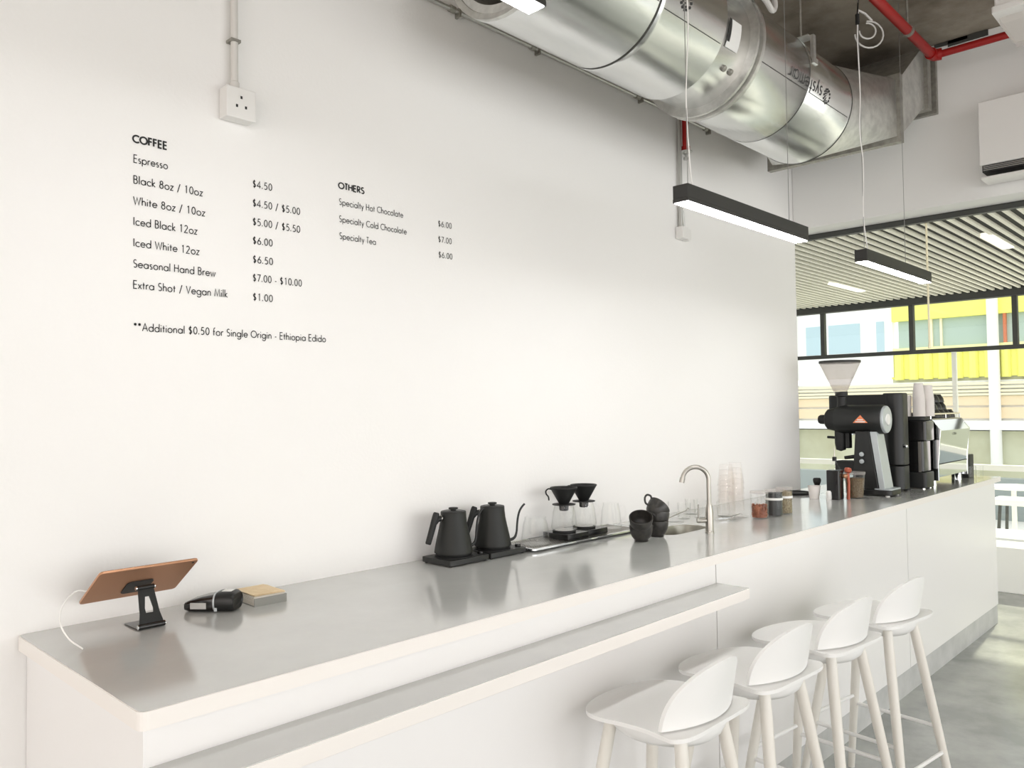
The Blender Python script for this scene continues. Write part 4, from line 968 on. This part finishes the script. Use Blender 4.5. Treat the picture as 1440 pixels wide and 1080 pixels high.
def jar(loc, label, fill, fill_h, beans=False, lidmat=None, band=True, r=0.0415, h=0.118):
    t = thing('storage_jar', label, 'jar', loc, 0, 'round jars in a row on the worktop')
    MB().lathe([(0, 0.0), (r*0.97, 0.0), (r, 0.004), (r, h), (r-0.002, h), (r-0.002, 0.006), (0, 0.005)], 40, cap0=False, cap1=False).build('glass_wall', M['glass'], t, smooth=True)
    MB().lathe([(0, h), (r+0.001, h), (r+0.0015, h+0.003), (r, h+0.010), (r*0.5, h+0.012), (0, h+0.012)], 36).build('lid', lidmat or M['hopper'], t, smooth=True)
    if beans:
        MB().lathe([(0, 0.0055), (r-0.008, 0.0055), (r-0.008, fill_h-0.012), (0, fill_h-0.008)], 24).build('bean_core', fill, t, smooth=True)
        o = heap(0, 0, r-0.007, 0.010, 620, fill_h-0.012, 0.0052, rn).build('beans', fill, t); o['kind'] = 'stuff'
    else:
        MB().lathe([(0, 0.0055), (r-0.003, 0.0055), (r-0.003, fill_h), (0, fill_h)], 36).build('contents', fill, t, smooth=True)
    if band:
        MB().lathe([(r+0.0006, 0.078), (r+0.0006, 0.089)], 40, cap0=False, cap1=False).build('label_band', M['label_white'], t, smooth=True)
    return t
jar((2.975, -0.425, CT), 'jar part filled with reddish brown beans, nearest of the three', M['beans'], 0.068, True, band=False)
jar((3.095, -0.440, CT), 'jar full of very dark roast beans, middle of the three', M['beans_dark'], 0.112)
jar((3.205, -0.440, CT), 'jar full of tan coffee, farthest of the three', M['beans_tan'], 0.110, r=0.040)

# ================================================================= BAR CLUTTER NEAR THE GRINDER
bl = tag(MB().lathe([(0, 0), (0.085, 0), (0.09, 0.004), (0.095, 0.014), (0.092, 0.014), (0.086, 0.006), (0, 0.005)], 36, cap0=False, cap1=False).build('small_black_tray', M['black'], None, (4.07, -0.10, CT), smooth=True), 'flat black round tray by the end of the menu wall', 'tray')
br = thing('tamper_brush', 'small black brush standing in a paper cup near the wall end', 'brush', (4.02, -0.26, CT+0.05))
MB().tube([(0, 0, -0.045), (0, 0, 0.012)], [0.004, 0.006], 10).build('handle', M['wood_red'], br, smooth=True)
MB().lathe([(0.008, 0.01), (0.013, 0.014), (0.021, 0.034), (0.023, 0.048), (0.018, 0.058), (0, 0.060)], 20).build('bristles', M['black2'], br, smooth=True)
wc = tag(MB().lathe([(0, 0.0), (0.026, 0.0), (0.034, 0.068), (0.0355, 0.069), (0.0355, 0.072), (0.032, 0.072), (0.0245, 0.004), (0, 0.004)], 28, cap0=False, cap1=False).build('paper_cup', M['papercup'], None, (3.92, -0.285, CT), smooth=True), 'small off-white paper cup left of the black bottle', 'cup')
wl = tag(MB().lathe([(0, 0), (0.013, 0), (0.015, 0.01), (0.014, 0.040), (0.009, 0.050), (0, 0.051)], 18).build('small_white_bottle', M['white_plastic'], None, (3.905, -0.375, CT), smooth=True), 'tiny white bottle at the foot of the black bottle', 'bottle')
bo = thing('pourer_bottle', 'square black bottle with a thin steel pourer, left of the grinder', 'bottle', (3.945, -0.395, CT))
MB().prism(rrect(-0.036, 0.036, -0.036, 0.036, 0.008), 0.0, 0.165).build('body', M['syrup'], bo, bevel=0.004)
MB().lathe([(0.034, 0.165), (0.027, 0.18), (0.016, 0.195), (0.013, 0.205), (0.013, 0.222)], 24).build('neck', M['glass'], bo, smooth=True)
MB().lathe([(0.0, 0.215), (0.012, 0.215), (0.012, 0.238), (0, 0.240)], 18).build('stopper', M['black2'], bo, smooth=True)
MB().tube([(0, 0, 0.238), (0.003, 0, 0.265), (0.0, 0.002, 0.292)], [0.004, 0.003, 0.0015], 10).build('spout', M['steel'], bo, smooth=True)
wt = thing('wooden_tamper', 'reddish wooden stirrer leaning in front of the brown powder jar', 'tool', (3.985, -0.452, CT))
MB().tube([(0, 0, 0.0), (0.006, -0.002, 0.09), (0.012, 0.006, 0.145)], [0.009, 0.0075, 0.010], 12).build('stem', M['wood_red'], wt, smooth=True)
MB().lathe([(0, -0.012), (0.016, -0.009), (0.021, 0.004), (0.017, 0.016), (0, 0.020)], 18, T(0.016, 0.006, 0.158, ry=0.35)).build('head', M['wood_red'], wt, smooth=True)
MB().lathe([(0, -0.010), (0.013, -0.007), (0.016, 0.003), (0.012, 0.011), (0, 0.014)], 16, T(-0.016, 0.010, 0.130, ry=-0.3)).build('head', M['rose'], wt, smooth=True)
pj_ = thing('powder_jar', 'clear tub of brown powder with a pale lid, left of the grinder base', 'jar', (4.090, -0.450, CT))
MB().lathe([(0, 0), (0.046, 0), (0.055, 0.135), (0.053, 0.135), (0.044, 0.004), (0, 0.004)], 32, cap0=False, cap1=False).build('tub', M['glass'], pj_, smooth=True)
MB().lathe([(0, 0.0045), (0.0435, 0.0045), (0.0515, 0.112), (0, 0.114)], 32).build('powder', M['powder'], pj_, smooth=True)
MB().lathe([(0, 0.134), (0.0565, 0.134), (0.0575, 0.138), (0.0565, 0.148), (0, 0.149)], 32).build('lid', M['hopper'], pj_, smooth=True)

# ================================================================= SHOP GRINDER
gr = thing('shop_grinder', 'large black shop coffee grinder with a cone hopper and silver end disc', 'grinder', (4.32, 0, CT))
MB().prism(rrect(-0.095, 0.095, -0.60, -0.335, 0.03), 0.006, 0.036).build('base', M['black'], gr, bevel=0.005)
MB().prism(rrect(-0.085, 0.085, -0.60, -0.50, 0.02), 0.036, 0.044).build('base_plate', M['silver'], gr, bevel=0.002)
for x in (-0.075, 0.075):
    for y in (-0.575, -0.36):
        MB().lathe([(0, 0), (0.012, 0), (0.012, 0.008), (0, 0.008)], 12, T(x, y, 0)).build('foot', M['white_plastic'], gr)
# column: leaning wedge, silver rear panel
def wedge(y00, y01, y10, y11, z0, z1, hx0, hx1, name, mt, bev=0.004):
    vs = [(-hx0, y00, z0), (hx0, y00, z0), (hx0, y01, z0), (-hx0, y01, z0), (-hx1, y10, z1), (hx1, y10, z1), (hx1, y11, z1), (-hx1, y11, z1)]
    return MB().add(vs, [(0,3,2,1),(4,5,6,7),(0,1,5,4),(1,2,6,5),(2,3,7,6),(3,0,4,7)]).build(name, mt, gr, bevel=bev)
wedge(-0.525, -0.375, -0.475, -0.395, 0.036, 0.375, 0.075, 0.062, 'column', M['black'])
wedge(-0.560, -0.528, -0.515, -0.478, 0.040, 0.372, 0.070, 0.060, 'rear_panel', M['silver'], 0.002)
RYm = Matrix.Rotation(PI/2, 4, 'X')      # lathe z -> -y
def ly(prof, name, mt, x=0, z=0.443, seg=44, par=None):
    return MB().lathe([(r, -y) for y, r in prof], seg, T(x, 0, z) @ RYm).build(name, mt, par or gr, smooth=True)
ly([(-0.270, 0.0), (-0.270, 0.078), (-0.300, 0.086), (-0.540, 0.086), (-0.545, 0.084), (-0.545, 0)], 'motor_body', M['black'])
ly([(-0.545, 0.0), (-0.545, 0.080), (-0.556, 0.080), (-0.560, 0.076), (-0.560, 0)], 'end_disc', M['silver'])
ly([(-0.558, 0.0), (-0.558, 0.034), (-0.566, 0.032), (-0.566, 0)], 'disc_boss', M['label_white'])
ly([(-0.205, 0.0), (-0.205, 0.050), (-0.215, 0.062), (-0.270, 0.074), (-0.270, 0)], 'grinding_head', M['black2'])
ly([(-0.155, 0.0), (-0.155, 0.022), (-0.165, 0.028), (-0.205, 0.030), (-0.205, 0)], 'dial', M['black2'])
MB().lathe([(0.028, 0.50), (0.026, 0.58), (0.036, 0.585), (0.036, 0.612)], 28, T(0, -0.296, 0)).build('hopper_neck', M['black2'], gr, smooth=True)
hp = MB().lathe([(0.033, 0.600), (0.040, 0.615), (0.112, 0.775), (0.116, 0.785), (0.114, 0.785), (0.110, 0.776), (0.038, 0.616)], 44, T(0, -0.290, 0), cap0=False, cap1=False).build('hopper', M['hopper'], gr, smooth=True)
MB().lathe([(0, 0.785), (0.118, 0.785), (0.120, 0.790), (0.119, 0.800), (0.0, 0.806)], 44, T(0, -0.290, 0)).build('hopper_lid', M['lamp_body'], gr, smooth=True)
MB().lathe([(0.0, 0.25), (0.028, 0.26), (0.034, 0.30), (0.034, 0.385), (0.0, 0.39)], 24, T(0, -0.285, 0)).build('spout', M['black2'], gr, smooth=True)
MB().box(-0.022, 0.022, -0.345, -0.320, 0.27, 0.385).build('bag_clamp', M['black2'], gr, bevel=0.003)
MB().tube([(0, -0.30, 0.33), (0, -0.205, 0.335)], 0.008, 10).build('knocker_lever', M['black2'], gr, smooth=True)
MB().tube([(0, -0.395, 0.225), (-0.01, -0.31, 0.212)], [0.012, 0.010], 10).build('bag_holder', M['black2'], gr, smooth=True)
MB().prism(rrect(-0.06, 0.06, -0.385, -0.268, 0.01), 0.125, 0.195).build('tray_box', M['black2'], gr, bevel=0.005)
for z in (0.240, 0.198):
    o = MB().lathe([(0, 0.0), (0.013, 0.0), (0.013, 0.006), (0, 0.008)], 20, T(-0.0745+0.004*(z-0.2)*20*0.3, -0.435, z, ry=-PI/2-0.035)).build('button', M['silver'], gr, smooth=True)
# orange triangle badge on the left flank of the motor body
def flank(y, z):
    dz = max(-0.0855, min(0.0855, z-0.443)); return (-math.sqrt(max(0.0, 0.0866**2-dz*dz))-0.0006, y, z)
b = MB(); tri = []
for k in range(7):
    f = k/6; hwid = 0.043*(1-f); z = 0.424+0.046*f
    tri += [flank(-0.435-hwid, z), flank(-0.435+hwid, z)]
b.add(tri, [(2*k, 2*k+1, 2*k+3, 2*k+2) for k in range(6)]).build('badge', M['orange'], gr)
b = MB()
for y0, z0, hw_, hh in ((-0.435, 0.431, 0.028, 0.003), (-0.435, 0.442, 0.017, 0.003)):
    b.add([flank(y0-hw_, z0-hh), flank(y0+hw_, z0-hh), flank(y0+hw_, z0+hh), flank(y0-hw_, z0+hh)], [(0, 1, 2, 3)])
b = MB() if False else b
o = b.build('badge_print', M['label_white'], gr); o.location = (-0.0008, 0, 0)

# ================================================================= BLACK BREWER TOWER
tw = thing('brewer_tower', 'tall black rounded coffee brewer column with an arm, behind the shop grinder', 'coffee brewer', (4.63, -0.488, CT))
MB().prism(rrect(-0.08, 0.08, -0.075, 0.045, 0.05, 8), 0.012, 0.155).build('lower_column', M['black'], tw, bevel=0.004)
MB().prism(rrect(-0.08, 0.08, -0.075, 0.045, 0.05, 8), 0.159, 0.60).build('column', M['black'], tw, bevel=0.008)
MB().prism(rrect(-0.075, 0.075, -0.06, 0.375, 0.03, 6), 0.500, 0.592).build('brew_arm', M['black2'], tw, bevel=0.008)
MB().prism(rrect(-0.06, 0.06, 0.045, 0.12, 0.02, 6), 0.012, 0.50).build('inner_panel', M['black2'], tw, bevel=0.004)
MB().lathe([(0, 0), (0.012, 0), (0.013, 0.014), (0.008, 0.02), (0, 0.021)], 16, T(-0.04, -0.073, 0.275, rx=PI/2)).build('tap_knob', M['chrome'], tw, smooth=True)
MB().lathe([(0, 0), (0.02, 0), (0.02, 0.012), (0, 0.012)], 14, T(-0.06, -0.05, 0)).lathe([(0, 0), (0.02, 0), (0.02, 0.012), (0, 0.012)], 14, T(0.06, -0.05, 0)).lathe([(0, 0), (0.02, 0), (0.02, 0.012), (0, 0.012)], 14, T(0.0, 0.02, 0)).build('feet', M['black2'], tw)
pbx = thing('bean_tin', 'white tub of paper filters standing on the brewer top', 'tub', (4.845, -0.497, CT+0.453))
MB().lathe([(0, 0), (0.030, 0), (0.033, 0.135), (0.031, 0.135), (0.028, 0.004), (0, 0.004)], 24, cap0=False, cap1=False).build('tub', M['papercup'], pbx, smooth=True)

# ================================================================= SECOND GRINDER
g2 = thing('espresso_grinder', 'black upright espresso grinder between the brewer column and the espresso machine', 'grinder', (4.88, -0.535, CT))
MB().prism(rrect(-0.085, 0.085, -0.085, 0.10, 0.02, 6), 0.006, 0.105).build('base', M['black'], g2, bevel=0.006)
MB().prism(rrect(-0.078, 0.078, -0.070, 0.085, 0.02, 6), 0.105, 0.30).build('body', M['black_gloss'], g2, bevel=0.006)
MB().prism(rrect(-0.085, 0.085, -0.090, 0.10, 0.015, 6), 0.30, 0.425).build('head', M['black_gloss'], g2, bevel=0.006)
MB().prism(rrect(-0.07, 0.07, -0.075, 0.08, 0.03, 6), 0.425, 0.452).build('lid', M['black2'], g2, bevel=0.006)
MB().box(-0.0795, -0.0775, -0.055, -0.040, 0.105, 0.295).build('side_strip', M['steel'], g2)
for k in (-1, 1):
    MB().lathe([(0, 0.452), (0.014, 0.452), (0.016, 0.468), (0.012, 0.474), (0, 0.475)], 16, T(0.03, 0.03*k+0.045, 0)).build('knob', M['black2'], g2, smooth=True)
for x in (-0.06, 0.06):
    for y in (-0.06, 0.07):
        MB().lathe([(0, 0), (0.012, 0), (0.012, 0.007), (0, 0.007)], 12, T(x, y, 0)).build('foot', M['chrome'], g2)

# ================================================================= ESPRESSO MACHINE
es = thing('espresso_machine', 'chrome espresso machine with mirror back panel at the far end of the counter', 'espresso machine', (5.34, -0.62, CT))
es.scale = (1, 1, 1.08)
W2 = 0.33
def sideprof(parts, x0, x1, name, mt, bev=0.004):
    n = len(parts); vs = [(x0, y, z) for y, z in parts] + [(x1, y, z) for y, z in parts]
    return MB().add(vs, [tuple(range(n)), tuple(range(2*n-1, n-1, -1))] + [(i, n+i, n+(i+1) % n, (i+1) % n) for i in range(n)]).build(name, mt, es, bevel=bev)
sideprof([(0.015, 0.055), (0.50, 0.055), (0.50, 0.10), (0.24, 0.12), (0.24, 0.27), (0.50, 0.29), (0.50, 0.385), (0.03, 0.385), (-0.005, 0.33), (0.015, 0.14)], -W2+0.01, W2-0.01, 'body', M['black2'])
sideprof([(-0.008, 0.135), (-0.004, 0.135), (-0.026, 0.330), (0.022, 0.392), (0.018, 0.394), (-0.031, 0.332)], -W2, W2, 'back_panel', M['chrome'], 0)
sideprof([(-0.010, 0.055), (0.0, 0.055), (0.0, 0.130), (-0.010, 0.130)], -W2, W2, 'lower_panel', M['chrome'], 0.001)
for x in (-W2-0.005, W2-0.012):
    sideprof([(-0.030, 0.335), (0.020, 0.400), (0.52, 0.400), (0.53, 0.30), (0.20, 0.30), (0.10, 0.20), (0.18, 0.10), (0.52, 0.10), (0.52, 0.035), (-0.012, 0.035), (-0.012, 0.13)], x, x+0.017, 'side_panel', M['chrome'], 0.002)
MB().box(-W2+0.01, W2-0.01, 0.02, 0.50, 0.395, 0.402).build('cup_tray', M['steel'], es)
MB().tube([(-W2+0.01, 0.03, 0.43), (W2-0.01, 0.03, 0.43), (W2-0.01, 0.49, 0.43), (-W2+0.01, 0.49, 0.43), (-W2+0.01, 0.03, 0.43)], 0.005, 8).build('cup_rail', M['facade_rail'], es, smooth=True)
for x in (-W2+0.01, 0, W2-0.01):
    MB().tube([(x, 0.03, 0.40), (x, 0.03, 0.43)], 0.004, 8).build('rail_post', M['chrome'], es, smooth=True)
for x in (-W2+0.05, W2-0.05):
    for y in (0.04, 0.46):
        MB().lathe([(0, 0), (0.022, 0), (0.020, 0.035), (0.014, 0.055), (0, 0.055)], 16, T(x, y, 0)).build('foot', M['chrome'], es, smooth=True)
b = MB(); stt, wd = text_strokes('VICTORIA', 0.14)
stroke_mesh(b, stt, 0.14, lambda u, v: (-0.07 + u*0.014, -0.0285+0.0006*0 - v*0.0016, 0.300 + v*0.014)); o = b.build('panel_lettering', M['ink'], es); o.location = (0, -0.0022, 0)
MB().tube([(W2+0.01, 0.05, 0.25), (W2+0.05, 0.02, 0.22), (W2+0.055, 0.015, 0.10)], 0.006, 10).build('steam_wand', M['chrome'], es, smooth=True)
MB().tube([(W2-0.012, 0.06, 0.27), (W2+0.03, 0.05, 0.27)], 0.018, 14).build('steam_knob', M['black2'], es, smooth=True)

# cups on the machine and things at the far end
def papercups(loc, label, n, r=0.036):
    t = thing('paper_cup_stack', label, 'cup stack', loc, 0, 'paper cup stacks on the machines')
    for k in range(n):
        z = 0.012*k
        MB().lathe([(r+0.002, z), (r+0.002, z+0.004), (r, z+0.004), (r*0.72, z+0.09), (0, z+0.09)], 24, cap0=False, cap1=False).build('paper_cup', M['papercup'], t, smooth=True)
    return t
papercups((4.850, -0.572, CT+0.453), 'tall stack of paper cups on the lid of the black espresso grinder', 11, 0.036)
papercups((4.937, -0.600, CT+0.453), 'second stack of paper cups just right of the first on the grinder lid', 10, 0.036)
for i, (x, y, z) in enumerate(((4.90, -0.50, 0), (5.00, -0.50, 0), (5.10, -0.50, 0), (5.20, -0.50, 0), (4.95, -0.42, 0), (5.05, -0.42, 0), (5.15, -0.42, 0), (4.95, -0.46, 1), (5.05, -0.46, 1), (5.15, -0.46, 1), (5.0, -0.46, 2), (5.1, -0.46, 2))):
    o = MB().lathe([(0.044, 0.0), (0.045, 0.004), (0.040, 0.03), (0.026, 0.052), (0.025, 0.056), (0, 0.056)], 24, cap0=False).build('espresso_cup', M['ceramic'], None, (x+0.41, y-0.03, CT+0.4355 + z*0.0525), smooth=True)
    tag(o, ['upturned black cup in the bottom row on the espresso machine, leftmost', 'upturned black cup in the bottom row on the espresso machine, second from left', 'upturned black cup in the bottom row on the espresso machine, third from left', 'upturned black cup in the bottom row on the espresso machine, rightmost'][i] if i < 4 else ('upturned black cup in the %s of the heap on the espresso machine, %s' % (('rear row', 'middle layer', 'top layer')[z], ('left', 'centre', 'right')[(i-4) % 3] if z < 2 else ('left', 'right')[i-10])), 'cup', 'heap of black cups on the espresso machine')
kb = thing('knock_box', 'square black knock box at the far right end of the counter', 'knock box', (5.85, -0.55, CT))
MB().prism(rrect(-0.06, 0.06, -0.06, 0.06, 0.01), 0.0, 0.165).build('box', M['black2'], kb, bevel=0.004)
MB().tube([(-0.06, 0, 0.15), (0.06, 0, 0.15)], 0.010, 10).build('bar', M['black2'], kb, smooth=True)
for x, y, l in ((5.78, -0.63, 'small clear glass nearest the machine, right of its mirror panel'), (5.86, -0.655, 'small clear glass in front of the knock box'), (5.77, -0.55, 'small clear glass between the machine and the knock box')):
    tumbler((x, y, CT), l, 0.026, 0.085, 'small glasses at the far end')
